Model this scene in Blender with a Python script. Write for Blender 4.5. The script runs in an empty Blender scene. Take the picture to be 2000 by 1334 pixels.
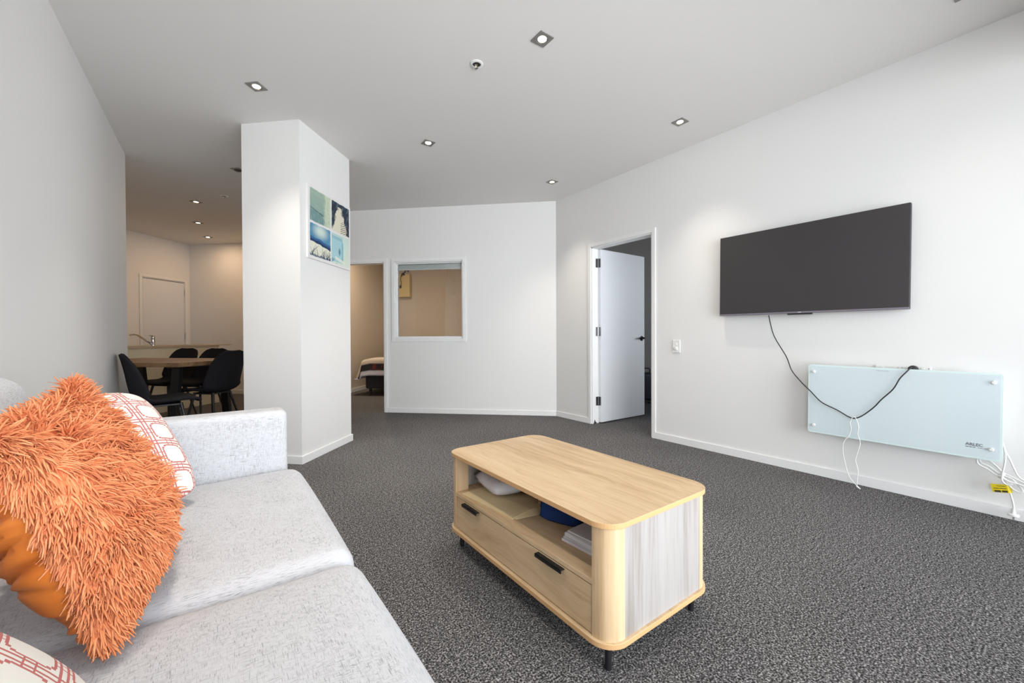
import bpy, bmesh, math, random
import numpy as np
from mathutils import Vector, Matrix

random.seed(7)
rng = np.random.default_rng(7)
SC = bpy.context.scene
COL = SC.collection
PI = math.pi
R = math.radians

# ------------------------------------------------------------------ camera, world, lights, exposure
YAW, PITCH, ROLL, FPX, EYE = 0.6252, 0.0093, -0.0043, 798.2, 0.97
right = Vector((math.cos(YAW), -math.sin(YAW), 0)); fwd = Vector((math.sin(YAW), math.cos(YAW), 0)); down = Vector((0, 0, -1))
A = Matrix(((1, 0, 0), (0, math.cos(PITCH), -math.sin(PITCH)), (0, math.sin(PITCH), math.cos(PITCH))))
B = Matrix(((math.cos(ROLL), -math.sin(ROLL), 0), (math.sin(ROLL), math.cos(ROLL), 0), (0, 0, 1)))
M3 = B @ A
ax = [right * M3[i][0] + down * M3[i][1] + fwd * M3[i][2] for i in range(3)]
cam_d = bpy.data.cameras.new('camera'); cam = bpy.data.objects.new('camera', cam_d); COL.objects.link(cam)
cx_, cy_, cz_ = ax[0], -ax[1], -ax[2]
cam.matrix_world = Matrix(((cx_.x, cy_.x, cz_.x, 0), (cx_.y, cy_.y, cz_.y, 0), (cx_.z, cy_.z, cz_.z, EYE), (0, 0, 0, 1)))
cam_d.sensor_width = 36; cam_d.lens = FPX / 2000 * 36; cam_d.clip_start = 0.02
SC.camera = cam

w = bpy.data.worlds.new('sky'); SC.world = w; w.use_nodes = True
w.node_tree.nodes['Background'].inputs[0].default_value = (0.86, 0.93, 1.0, 1)
w.node_tree.nodes['Background'].inputs[1].default_value = 2.0

def area(name, loc, rot, sx, sy, power, color):
    l = bpy.data.lights.new(name, 'AREA'); l.shape = 'RECTANGLE'; l.size = sx; l.size_y = sy
    l.energy = power; l.color = color
    o = bpy.data.objects.new(name, l); COL.objects.link(o); o.location = loc; o.rotation_euler = rot
    return o
area('side_room_daylight', (4.36, 0.9, 1.47), (R(90), 0, 0), 1.15, 1.1, 7.5, (0.9, 0.95, 1.0))
XLW = -0.664
# daylight entering through the glazed wall behind the camera
area('window_daylight', (1.4, -1.69, 1.17), (R(90), 0, 0), 3.7, 2.25, 76, (0.965, 0.985, 1.0))
area('added_window_fill', (XLW - 0.13, -0.85, 1.17), (R(90), 0, R(-90)), 1.3, 2.25, 12, (0.965, 0.985, 1.0))  # added fill from the left, brightens the drawer side of the coffee table

SC.view_settings.view_transform = 'Standard'; SC.view_settings.look = 'None'
SC.view_settings.gamma = 1; SC.view_settings.use_curve_mapping = False
SC.view_settings.exposure = 1.10

# ------------------------------------------------------------------ materials
def srgb(r, g, b):
    f = lambda c: (c / 255 / 12.92) if c / 255 <= 0.04045 else ((c / 255 + 0.055) / 1.055) ** 2.4
    return (f(r), f(g), f(b), 1)

def mat(name, col, rough=0.6, metal=0.0, spec=0.5, emit=None, estr=0.0):
    m = bpy.data.materials.new(name); m.use_nodes = True
    p = m.node_tree.nodes['Principled BSDF']
    p.inputs['Base Color'].default_value = col; p.inputs['Roughness'].default_value = rough
    p.inputs['Metallic'].default_value = metal; p.inputs['Specular IOR Level'].default_value = spec
    if emit: p.inputs['Emission Color'].default_value = emit; p.inputs['Emission Strength'].default_value = estr
    return m

class NT:
    """small node helper"""
    def __init__(s, m): s.t = m.node_tree; s.n = s.t.nodes; s.p = s.n['Principled BSDF']
    def new(s, typ, **kw):
        n = s.n.new(typ)
        for k, v in kw.items(): setattr(n, k, v)
        return n
    def link(s, a, b): s.t.links.new(a, b)
    def math(s, op, a, b=None, c=None, clamp=False):
        n = s.n.new('ShaderNodeMath'); n.operation = op; n.use_clamp = clamp
        for i, v in enumerate((a, b, c)):
            if v is None: continue
            if isinstance(v, (int, float)): n.inputs[i].default_value = v
            else: s.link(v, n.inputs[i])
        return n.outputs[0]
    def mapping(s, src, scale=(1, 1, 1), rot=(0, 0, 0), loc=(0, 0, 0)):
        n = s.n.new('ShaderNodeMapping'); n.inputs['Scale'].default_value = scale
        n.inputs['Rotation'].default_value = rot; n.inputs['Location'].default_value = loc
        s.link(src, n.inputs[0]); return n.outputs[0]
    def noise(s, vec, scale, detail=2, rough=0.5):
        n = s.n.new('ShaderNodeTexNoise'); n.inputs['Scale'].default_value = scale
        n.inputs['Detail'].default_value = detail; n.inputs['Roughness'].default_value = rough
        s.link(vec, n.inputs['Vector']); return n.outputs['Fac']
    def ramp(s, fac, stops):
        n = s.n.new('ShaderNodeValToRGB'); e = n.color_ramp.elements
        while len(e) < len(stops): e.new(0.5)
        for k, (pos, c) in enumerate(stops): e[k].position = pos; e[k].color = c
        s.link(fac, n.inputs[0]); return n.outputs[0]
    def bump(s, h, strength, dist):
        n = s.n.new('ShaderNodeBump'); n.inputs['Strength'].default_value = strength; n.inputs['Distance'].default_value = dist
        s.link(h, n.inputs['Height']); s.link(n.outputs[0], s.p.inputs['Normal'])
    def obj(s): return s.n.new('ShaderNodeTexCoord').outputs['Object']
    def base(s, c): s.link(c, s.p.inputs['Base Color'])

def paint(name, col, rough=0.75):
    m = mat(name, col, rough, spec=0.3); t = NT(m)
    t.bump(t.noise(t.obj(), 220, 2), 0.06, 0.002)
    return m
M_WALL = paint('wall_paint', (0.80, 0.795, 0.785, 1))
M_CEIL = paint('ceiling_paint', (0.78, 0.765, 0.745, 1))
M_TRIM = mat('gloss_trim_paint', (0.84, 0.84, 0.835, 1), 0.35, spec=0.4)
M_BEIGE = paint('beige_wall_paint', (0.60, 0.53, 0.44, 1))
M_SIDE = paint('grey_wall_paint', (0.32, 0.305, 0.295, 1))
M_DOOR = mat('door_paint', (0.76, 0.775, 0.80, 1), 0.38)
M_ALU = mat('satin_aluminium', (0.62, 0.62, 0.60, 1), 0.38, metal=1.0)
M_CHROME = mat('chrome', (0.72, 0.72, 0.73, 1), 0.14, metal=1.0)
M_DKCHROME = mat('dark_chrome', (0.30, 0.30, 0.31, 1), 0.2, metal=1.0)
M_BLACKM = mat('black_metal', (0.012, 0.012, 0.013, 1), 0.38)
M_BLACKP = mat('black_plastic', (0.015, 0.015, 0.016, 1), 0.45)
M_WHITEP = mat('white_plastic', (0.82, 0.82, 0.80, 1), 0.35)
M_DARKHOLE = mat('dark_recess', (0.03, 0.028, 0.026, 1), 0.7)

def carpet():
    m = mat('charcoal_carpet', (0.1, 0.1, 0.1, 1), 0.95, spec=0.1); t = NT(m)
    o = t.obj(); n1 = t.noise(o, 175, 2, 0.6); n2 = t.noise(o, 62, 2); n3 = t.noise(o, 1.2, 2)
    s = t.math('ADD', t.math('MULTIPLY', n1, 0.82), t.math('MULTIPLY', n2, 0.18))
    c = t.ramp(s, [(0.36, (0.011, 0.0105, 0.011, 1)), (0.46, (0.055, 0.053, 0.054, 1)), (0.54, (0.16, 0.155, 0.156, 1)), (0.64, (0.44, 0.425, 0.425, 1))])
    mx = t.new('ShaderNodeMixRGB', blend_type='MULTIPLY'); mx.inputs[0].default_value = 1
    t.link(c, mx.inputs[1]); t.link(t.ramp(n3, [(0.3, (0.85, 0.85, 0.85, 1)), (0.7, (1.05, 1.05, 1.05, 1))]), mx.inputs[2])
    t.base(mx.outputs[0]); t.bump(s, 0.6, 0.003)
    return m
M_CARPET = carpet()

def woven(name, light, dark, amount=0.75, fine=1.0):
    m = mat(name, light, 0.95, spec=0.15); t = NT(m); o = t.obj()
    geo = t.n.new('ShaderNodeNewGeometry')
    # object-space normal so the threads turn with the face
    vt = t.n.new('ShaderNodeVectorTransform'); vt.vector_type = 'NORMAL'; vt.convert_from = 'WORLD'; vt.convert_to = 'OBJECT'
    t.link(geo.outputs['Normal'], vt.inputs[0])
    sep = t.n.new('ShaderNodeSeparateXYZ'); t.link(vt.outputs[0], sep.inputs[0])
    acc = None; f = 760 * fine; g = 55 * fine
    for i, sc in enumerate([(g, f, f), (f, g, f), (f, f, g)]):
        n = t.noise(t.mapping(o, sc), 1.0, 1.5)
        th = t.n.new('ShaderNodeMapRange'); th.interpolation_type = 'SMOOTHSTEP'
        th.inputs[1].default_value = 0.50; th.inputs[2].default_value = 0.78
        t.link(n, th.inputs[0])
        wgt = t.math('SUBTRACT', 1.0, t.math('ABSOLUTE', sep.outputs[i]), clamp=True)
        v = t.math('MULTIPLY', th.outputs[0], wgt)
        acc = v if acc is None else t.math('MAXIMUM', acc, v)
    blotch = t.noise(o, 14, 2)
    acc2 = t.math('MULTIPLY', acc, t.math('MULTIPLY_ADD', blotch, 1.6, 0.05), clamp=True)
    mx = t.new('ShaderNodeMixRGB'); t.link(t.math('MULTIPLY', acc2, amount), mx.inputs[0])
    mx.inputs[1].default_value = light; mx.inputs[2].default_value = dark
    t.base(mx.outputs[0]); t.bump(acc, 0.25, 0.0012)
    return m
M_SOFA = woven('light_grey_woven_fabric', (0.61, 0.62, 0.65, 1), (0.19, 0.19, 0.21, 1), 0.80)
M_CHAIR = woven('black_fabric', (0.022, 0.021, 0.025, 1), (0.006, 0.006, 0.007, 1), 0.6)
M_BEDBASE = woven('charcoal_bed_fabric', (0.045, 0.043, 0.05, 1), (0.02, 0.02, 0.022, 1), 0.6)

def wood(name, axis, cols, scale=1.0, knots=True, rough=0.45):
    """grain runs along axis (0 x, 1 y, 2 z) in object space"""
    m = mat(name, cols[1], rough, spec=0.35); t = NT(m); o = t.obj()
    s1 = [9 * scale] * 3; s1[axis] = 0.7 * scale
    s2 = [150 * scale] * 3; s2[axis] = 4 * scale
    n0 = t.noise(o, 2.2 * scale, 2)
    warp = t.new('ShaderNodeVectorMath', operation='ADD'); sc = t.new('ShaderNodeVectorMath', operation='SCALE')
    cmb = t.n.new('ShaderNodeCombineXYZ')
    for i in range(3):
        if i != axis: t.link(n0, cmb.inputs[i])
    t.link(cmb.outputs[0], sc.inputs[0]); sc.inputs['Scale'].default_value = 0.16 if knots else 0.05
    t.link(o, warp.inputs[0]); t.link(sc.outputs[0], warp.inputs[1])
    n1 = t.noise(t.mapping(warp.outputs[0], s1), 1.0, 4, 0.6); n2 = t.noise(t.mapping(o, s2), 1.0, 2)
    s3 = [42 * scale] * 3; s3[axis] = 1.6 * scale
    n3 = t.noise(t.mapping(warp.outputs[0], s3), 1.0, 3, 0.6)
    v = t.math('ADD', t.math('ADD', t.math('MULTIPLY', n1, 0.50), t.math('MULTIPLY', n3, 0.30)), t.math('MULTIPLY', n2, 0.20))
    col = t.ramp(v, [(0.37, cols[0]), (0.5, cols[1]), (0.63, cols[2])])
    if knots:                                            # a few dark knots stretched along the grain
        s4 = [3.4 * scale] * 3; s4[axis] = 2.0 * scale
        vo = t.n.new('ShaderNodeTexVoronoi'); vo.inputs['Scale'].default_value = 1.0; t.link(t.mapping(warp.outputs[0], s4), vo.inputs['Vector'])
        kn = t.n.new('ShaderNodeMapRange'); kn.interpolation_type = 'SMOOTHSTEP'; t.link(vo.outputs['Distance'], kn.inputs[0])
        for q_, x_ in zip(range(1, 5), (0.04, 0.16, 0.6, 0.0)): kn.inputs[q_].default_value = x_
        mk = t.new('ShaderNodeMixRGB'); t.link(kn.outputs[0], mk.inputs[0]); t.link(col, mk.inputs[1])
        mk.inputs[2].default_value = tuple(c * 0.55 for c in cols[0][:3]) + (1,); col = mk.outputs[0]
    t.base(col)
    t.bump(n2, 0.08, 0.001)
    return m
OAK = [(0.43, 0.285, 0.155, 1), (0.585, 0.42, 0.25, 1), (0.66, 0.495, 0.32, 1)]
OAK_GREY = [(0.25, 0.215, 0.19, 1), (0.36, 0.338, 0.325, 1), (0.40, 0.382, 0.372, 1)]  # greyer oak than the rest, for the end panels
M_OAK_Y = wood('light_oak_lengthwise', 1, OAK)
M_OAK_Z = wood('light_oak_upright', 2, OAK, knots=False)
M_OAK_GREY_Z = wood('grey_oak_upright', 2, OAK_GREY, knots=False)
M_OAK_EDGE = mat('oak_edge_band', (0.60, 0.36, 0.17, 1), 0.45)
BRN = [(0.13, 0.072, 0.034, 1), (0.25, 0.145, 0.07, 1), (0.36, 0.22, 0.115, 1)]
M_BROWN_X = wood('brown_oak', 0, BRN, 1.4)

def thin_glass(name, ior=1.5, tint=(1, 1, 1, 1)):
    m = bpy.data.materials.new(name); m.use_nodes = True; nt = m.node_tree
    nt.nodes.remove(nt.nodes['Principled BSDF'])
    tr = nt.nodes.new('ShaderNodeBsdfTransparent'); tr.inputs[0].default_value = tint
    gl = nt.nodes.new('ShaderNodeBsdfGlossy'); gl.inputs['Roughness'].default_value = 0.0
    fr = nt.nodes.new('ShaderNodeFresnel'); fr.inputs[0].default_value = ior
    mx = nt.nodes.new('ShaderNodeMixShader'); nt.links.new(fr.outputs[0], mx.inputs[0])
    nt.links.new(tr.outputs[0], mx.inputs[1]); nt.links.new(gl.outputs[0], mx.inputs[2])
    nt.links.new(mx.outputs[0], nt.nodes['Material Output'].inputs[0])
    return m
M_GLASS = thin_glass('clear_glass')

# ------------------------------------------------------------------ mesh helpers
class MB:
    def __init__(s): s.v = []; s.f = []
    def add(s, verts, faces):
        k = len(s.v); s.v += [tuple(v) for v in verts]; s.f += [tuple(i + k for i in f) for f in faces]; return s
    def box(s, lo, hi, rot=None, at=(0, 0, 0)):
        (x0, y0, z0), (x1, y1, z1) = lo, hi
        vs = [Vector(v) for v in ((x0, y0, z0), (x1, y0, z0), (x1, y1, z0), (x0, y1, z0), (x0, y0, z1), (x1, y0, z1), (x1, y1, z1), (x0, y1, z1))]
        if rot is not None: vs = [rot @ v for v in vs]
        vs = [v + Vector(at) for v in vs]
        return s.add(vs, [(0, 3, 2, 1), (4, 5, 6, 7), (0, 1, 5, 4), (1, 2, 6, 5), (2, 3, 7, 6), (3, 0, 4, 7)])
    def prism(s, poly, z0, z1):
        n = len(poly)
        vs = [(x, y, z0) for x, y in poly] + [(x, y, z1) for x, y in poly]
        return s.add(vs, [tuple(range(n - 1, -1, -1)), tuple(range(n, 2 * n))] + [(i, (i + 1) % n, n + (i + 1) % n, n + i) for i in range(n)])
    def tube(s, pts, rad, seg=8, cap=True):
        pts = [Vector(p) for p in pts]; n = len(pts)
        rs = rad if isinstance(rad, (list, tuple)) else [rad] * n
        prev = None; vs = []
        for i, p in enumerate(pts):
            d = (pts[min(i + 1, n - 1)] - pts[max(i - 1, 0)]).normalized()
            if prev is None:
                u = d.cross(Vector((0, 0, 1)) if abs(d.z) < 0.9 else Vector((1, 0, 0))).normalized()
            else:
                u = (prev - d * prev.dot(d)).normalized()
            prev = u; v = d.cross(u)
            vs += [p + (u * math.cos(2 * PI * k / seg) + v * math.sin(2 * PI * k / seg)) * rs[i] for k in range(seg)]
        fs = [(i * seg + k, i * seg + (k + 1) % seg, (i + 1) * seg + (k + 1) % seg, (i + 1) * seg + k) for i in range(n - 1) for k in range(seg)]
        if cap: fs += [tuple(range(seg - 1, -1, -1)), tuple(range((n - 1) * seg, n * seg))]
        return s.add(vs, fs)
    def lathe(s, prof, seg=24, c=(0, 0, 0), axis='z', cap=True):
        vs = []
        for r_, h in prof:
            for k in range(seg):
                a = 2 * PI * k / seg; x, y, z = r_ * math.cos(a), r_ * math.sin(a), h
                if axis == 'y': x, y, z = x, h, y
                if axis == 'x': x, y, z = h, x, y
                vs.append((x + c[0], y + c[1], z + c[2]))
        n = len(prof)
        fs = [(i * seg + k, i * seg + (k + 1) % seg, (i + 1) * seg + (k + 1) % seg, (i + 1) * seg + k) for i in range(n - 1) for k in range(seg)]
        if cap: fs += [tuple(range(seg - 1, -1, -1)), tuple(range((n - 1) * seg, n * seg))]
        return s.add(vs, fs)
    def mesh(s, name):
        me = bpy.data.meshes.new(name); me.from_pydata([tuple(v) for v in s.v], [], s.f); me.update()
        bm = bmesh.new(); bm.from_mesh(me); bmesh.ops.recalc_face_normals(bm, faces=bm.faces); bm.to_mesh(me); bm.free()
        return me
    def build(s, name, m, parent=None, smooth=False, bevel=0, loc=(0, 0, 0), rot=(0, 0, 0)):
        me = s.mesh(name); me.materials.append(m)
        o = bpy.data.objects.new(name, me); COL.objects.link(o)
        o.location = loc; o.rotation_euler = rot
        if parent: o.parent = parent
        if smooth: shade(o, smooth)
        if bevel:
            b = o.modifiers.new('edge', 'BEVEL'); b.width = bevel; b.segments = 2; b.limit_method = 'ANGLE'; b.angle_limit = R(40)
        return o

def shade(o, ang=True):
    o.data.polygons.foreach_set('use_smooth', [True] * len(o.data.polygons))
    if ang is not True:
        try: o.data.set_sharp_from_angle(angle=R(ang))
        except Exception: pass

def tag(o, label, cat, group=None, kind=None):
    if label: o['label'] = label
    if cat: o['category'] = cat
    if group: o['group'] = group
    if kind: o['kind'] = kind
    return o
def thing(name, label, cat, loc=(0, 0, 0), rotz=0, group=None):
    o = bpy.data.objects.new(name, None); COL.objects.link(o); o.empty_display_size = 0.05
    o.location = loc; o.rotation_euler = (0, 0, rotz)
    return tag(o, label, cat, group)
def structure(o): o['kind'] = 'structure'; return o
def sroot(name, loc=(0, 0, 0), rotz=0):
    o = bpy.data.objects.new(name, None); COL.objects.link(o); o.location = loc; o.rotation_euler = (0, 0, rotz)
    o['kind'] = 'structure'; return o
def copy_tree(o, parent=None):
    c = o.copy(); COL.objects.link(c); c.parent = parent
    for ch in list(o.children): copy_tree(ch, c)
    return c
def smooth_path(pts, k=5):
    pts = [Vector(p) for p in pts]; out = []
    for i in range(len(pts) - 1):
        p0, p1, p2, p3 = pts[max(i - 1, 0)], pts[i], pts[i + 1], pts[min(i + 2, len(pts) - 1)]
        for j in range(k):
            t = j / k
            out.append(0.5 * ((2 * p1) + (p2 - p0) * t + (2 * p0 - 5 * p1 + 4 * p2 - p3) * t * t + (3 * p1 - p0 - 3 * p2 + p3) * t ** 3))
    return out + [pts[-1]]
def rrect(x0, y0, x1, y1, r, n=8):
    out = []
    for cx, cy, a in ((x1 - r, y1 - r, 0), (x0 + r, y1 - r, 90), (x0 + r, y0 + r, 180), (x1 - r, y0 + r, 270)):
        for k in range(n + 1):
            t = R(a + 90 * k / n); out.append((cx + r * math.cos(t), cy + r * math.sin(t)))
    return out
def text_obj(s, size, name, m, parent, loc, rot, font_w=1.0, bold=0.0):
    cu = bpy.data.curves.new(name, 'FONT'); cu.body = s; cu.size = size; cu.extrude = 0.0003; cu.offset = bold
    tmp = bpy.data.objects.new(name, cu); COL.objects.link(tmp)
    bpy.context.view_layer.update()
    me = bpy.data.meshes.new_from_object(tmp.evaluated_get(bpy.context.evaluated_depsgraph_get()))
    bpy.data.objects.remove(tmp); bpy.data.curves.remove(cu)
    me.materials.clear(); me.materials.append(m)
    o = bpy.data.objects.new(name, me); COL.objects.link(o); o.parent = parent; o.location = loc; o.rotation_euler = rot; o.scale = (font_w, 1, 1)
    return o

# ------------------------------------------------------------------ the room shell
H = 2.652; XL, XR = -0.664, 3.399; YF = -1.60
E1 = Vector((0.7247, -0.6891)); E2 = Vector((0.6891, 0.7247)); FC = Vector((XR, 3.773))
def far(a, b): return FC + E1 * a + E2 * b         # along the far wall, behind it

MB().box((-2.7, -1.8, -0.12), (7.2, 11.2, 0)).build('floor', M_CARPET)['kind'] = 'structure'
MB().box((-2.7, -1.8, H), (7.2, 11.2, H + 0.15)).build('ceiling', M_CEIL)['kind'] = 'structure'

def wall(name, p0, p1, th, m, z0=0.0, z1=H, openings=()):
    """p0->p1 is the face seen from the room; th > 0 thickens to the left of that direction"""
    p0, p1 = Vector(p0), Vector(p1); L = (p1 - p0).length; u = (p1 - p0) / L
    ang = math.atan2(u.y, u.x); mb = MB(); y0, y1 = min(0, th), max(0, th)
    xs = sorted({0, L} | {o[0] for o in openings} | {o[1] for o in openings})
    for a, b in zip(xs, xs[1:]):
        mid = (a + b) / 2; hole = [o for o in openings if o[0] < mid < o[1]]
        if not hole: mb.box((a, y0, z0), (b, y1, z1))
        else:
            o = hole[0]
            if o[2] > z0 + 1e-4: mb.box((a, y0, z0), (b, y1, o[2]))
            if o[3] < z1 - 1e-4: mb.box((a, y0, o[3]), (b, y1, z1))
    ob = mb.build(name, m, loc=(p0.x, p0.y, 0), rot=(0, 0, ang)); ob['kind'] = 'structure'
    return ob
def skirting(name, p0, p1, side, spans=None, h=0.062, t=0.012):
    p0, p1 = Vector(p0), Vector(p1); L = (p1 - p0).length; u = (p1 - p0) / L
    mb = MB()
    for a, b in (spans or [(0, L)]): mb.box((a, min(0, side * t), 0), (b, max(0, side * t), h))
    ob = mb.build(name, M_TRIM, loc=(p0.x, p0.y, 0), rot=(0, 0, math.atan2(u.y, u.x)), bevel=0.002); ob['kind'] = 'structure'
    return ob

DY0, DY1, DH = 2.40, 3.19, 1.975                   # side-room doorway in the right wall
wall('wall_right', (XR, YF), (XR, FC.y), -0.11, M_WALL, openings=[(DY0 - YF, DY1 - YF, 0, DH)])
wall('wall_left', (XL, YF), (XL, 5.09), 0.12, M_WALL, openings=[(0.1, 1.4, 0.02, 2.32)])
fr4 = sroot('window_added', (XL, YF, 0))  # unseen window added to the left wall to carry the extra fill
for y in (0.1, 0.73, 1.36): MB().box((-0.08, y, 0.02), (-0.02, y + 0.04, 2.32)).build('mullion', M_ALU, fr4)
for z in (0.02, 2.27): MB().box((-0.075, 0.1, z), (-0.025, 1.4, z + 0.05)).build('rail', M_ALU, fr4)
for y in (0.14, 0.77): MB().box((-0.052, y, 0.07), (-0.046, y + 0.59, 2.27)).build('pane', M_GLASS, fr4)
wall('wall_left_return', (XL - 0.12, 5.09), (-2.5, 5.09), 0.10, M_WALL)
wall('wall_dining', (-2.4, 5.0), (-2.4, 7.3), 0.12, M_WALL)
FL = 3.82
DA0, DA1 = FL - 3.06, FL - 2.235                  # bedroom doorway, measured from the left end of the far wall
WA0, WA1, WZ0, WZ1 = FL - 2.092, FL - 1.182, 0.966, 1.962
wall('wall_far', far(-FL, 0), far(0, 0), 0.11, M_WALL, openings=[(DA0, DA1, 0, 1.968), (WA0, WA1, WZ0, WZ1)])
wall('wall_front', (XL - 0.12, YF), (XR + 0.11, YF), -0.1, M_WALL, openings=[(0.25, 4.05, 0.02, 2.32)])
BC = Vector((-0.387, 9.313))
wall('wall_kitchen_left', BC - E2 * 2.95, BC, 0.12, M_WALL)
wall('wall_kitchen_right', BC, BC + E1 * 2.86, 0.12, M_WALL)
wall('wall_bedroom_left', far(-3.70, 0.11), far(-3.70, 3.4), 0.12, M_BEIGE)
wall('wall_bedroom_back', far(-3.82, 3.3), far(-0.4, 3.3), 0.1, M_BEIGE)
wall('wall_bedroom_right', far(-0.5, 0.11), far(-0.5, 3.4), -0.1, M_BEIGE)
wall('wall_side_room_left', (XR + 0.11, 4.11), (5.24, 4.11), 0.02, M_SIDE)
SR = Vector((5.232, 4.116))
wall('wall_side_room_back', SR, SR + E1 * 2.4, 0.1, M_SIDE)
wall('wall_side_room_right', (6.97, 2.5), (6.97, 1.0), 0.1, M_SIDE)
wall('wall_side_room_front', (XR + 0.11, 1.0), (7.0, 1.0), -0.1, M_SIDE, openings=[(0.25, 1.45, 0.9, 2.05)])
fr3 = sroot('window_3', (XR + 0.11, 1.0, 0))
for x in (0.25, 0.83, 1.41): MB().box((x, -0.07, 0.9), (x + 0.04, -0.03, 2.05)).build('mullion', M_ALU, fr3)
for z in (0.9, 2.01): MB().box((0.25, -0.07, z), (1.45, -0.03, z + 0.04)).build('rail', M_ALU, fr3)
for x in (0.29, 0.87): MB().box((x, -0.053, 0.94), (x + 0.54, -0.048, 2.01)).build('pane', M_GLASS, fr3)

PL, PC, PR = Vector((0.168, 3.844)), Vector((0.525, 3.505)), Vector((1.025, 4.03)); P4 = PL + PR - PC
structure(MB().prism([PL, PC, PR, P4], 0, H).build('wall_pillar', M_WALL))
def grow(poly, d):
    c = sum(poly, Vector((0, 0))) / 4
    e1, e2 = E1, Vector((0.690, 0.724))
    return [p + e1 * (d if (p - c).dot(e1) > 0 else -d) + e2 * (d if (p - c).dot(e2) > 0 else -d) for p in poly]
structure(MB().prism(grow([PL, PC, PR, P4], 0.012), 0, 0.062).build('baseboard_pillar', M_TRIM, bevel=0.002))
skirting('baseboard_right', (XR, YF), (XR, FC.y), 1, [(0, DY0 - 0.04 - YF), (DY1 + 0.04 - YF, FC.y - YF)])
skirting('baseboard_far', far(-FL, 0), far(0, 0), -1, [(0, DA0 - 0.045), (DA1 + 0.045, FL)], h=0.06)
skirting('baseboard_left', (XL, YF), (XL, 5.09), -1, [(1.42, 5.09 - YF)])
skirting('baseboard_kitchen', BC, BC + E1 * 2.86, -1, h=0.07)
skirting('baseboard_bedroom_left', far(-3.70, 0.11), far(-3.70, 3.3), -1, h=0.07)
skirting('baseboard_bedroom_back', far(-3.70, 3.3), far(-0.5, 3.3), -1, h=0.07)
skirting('baseboard_side_room', SR, SR + E1 * 2.4, -1, h=0.07)

def opening_trim(name, p0, p1, a, b, z1, depth, width=0.042, proud=0.012, z0=None, reveal_to=None):
    """architrave and lining round an opening: children head, left and right stile (and sill when z0)"""
    p0, p1 = Vector(p0), Vector(p1); u = (p1 - p0).normalized()
    rt = sroot(name, (p0.x, p0.y, 0), math.atan2(u.y, u.x))
    s = 1 if depth > 0 else -1; lo = z0 if z0 is not None else 0
    zz = lo - width if z0 is not None else 0
    pr = -s * proud; ylo, yhi = min(0, pr), max(0, pr)
    yl, yh = min(0, depth), max(0, depth)
    MB().box((a - width, ylo, zz), (a, yhi, z1 + width)).box((a, yl, lo), (a + 0.014, yh, z1)).build('stile', M_TRIM, rt, bevel=0.0015)
    MB().box((b, ylo, zz), (b + width, yhi, z1 + width)).box((b - 0.014, yl, lo), (b, yh, z1)).build('stile', M_TRIM, rt, bevel=0.0015)
    MB().box((a, ylo, z1), (b, yhi, z1 + width)).box((a, yl, z1 - 0.014), (b, yh, z1)).build('head', M_TRIM, rt, bevel=0.0015)
    if z0 is not None:
        MB().box((a, ylo, zz), (b, yhi, z0)).box((a, yl, z0), (b, yh, z0 + 0.014)).build('sill', M_TRIM, rt, bevel=0.0015)
    return rt
opening_trim('trim_1', far(-FL, 0), far(0, 0), DA0, DA1, 1.968, 0.11)

# internal window in the far wall
win = opening_trim('window_1', far(-FL, 0), far(0, 0), WA0, WA1, WZ1, 0.11, z0=WZ0)
MB().box((WA0 + 0.012, 0.05, WZ0 + 0.012), (WA1 - 0.012, 0.056, WZ1 - 0.012)).build('pane', M_GLASS, win)
for (a0, a1, z0, z1) in ((WA0 + 0.014, WA0 + 0.026, WZ0 + 0.014, WZ1 - 0.014), (WA1 - 0.026, WA1 - 0.014, WZ0 + 0.014, WZ1 - 0.014),
                         (WA0 + 0.014, WA1 - 0.014, WZ0 + 0.014, WZ0 + 0.026), (WA0 + 0.014, WA1 - 0.014, WZ1 - 0.026, WZ1 - 0.014)):
    MB().box((a0, 0.036, z0), (a1, 0.05, z1)).build('glazing_bead', M_TRIM, win, bevel=0.001)

# glazed wall behind the camera
fr = sroot('window_2', (XL - 0.12, YF, 0))
for k, x in enumerate((0.25, 1.17, 2.12, 3.07, 4.0)):
    MB().box((x, -0.08, 0.02), (x + 0.05, -0.02, 2.32)).build('mullion', M_ALU, fr, bevel=0.002)
for z in (0.02, 2.27): MB().box((0.25, -0.075, z), (4.05, -0.025, z + 0.05)).build('rail', M_ALU, fr, bevel=0.002)
for x in (0.30, 1.22, 2.17, 3.12): MB().box((x, -0.052, 0.07), (x + (0.87 if x < 1 else 0.90 if x < 3 else 0.88), -0.046, 2.27)).build('pane', M_GLASS, fr)

structure(MB().box((XL, YF, 2.36), (XR, -0.12, H)).build('trim_added_bulkhead', M_CEIL))  # unseen dropped beam, added to darken the ceiling towards the window end

# ------------------------------------------------------------------ doors
d1 = opening_trim('door_1', (XR, YF), (XR, FC.y), DY0 - YF, DY1 - YF, DH, -0.11, width=0.04)
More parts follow.
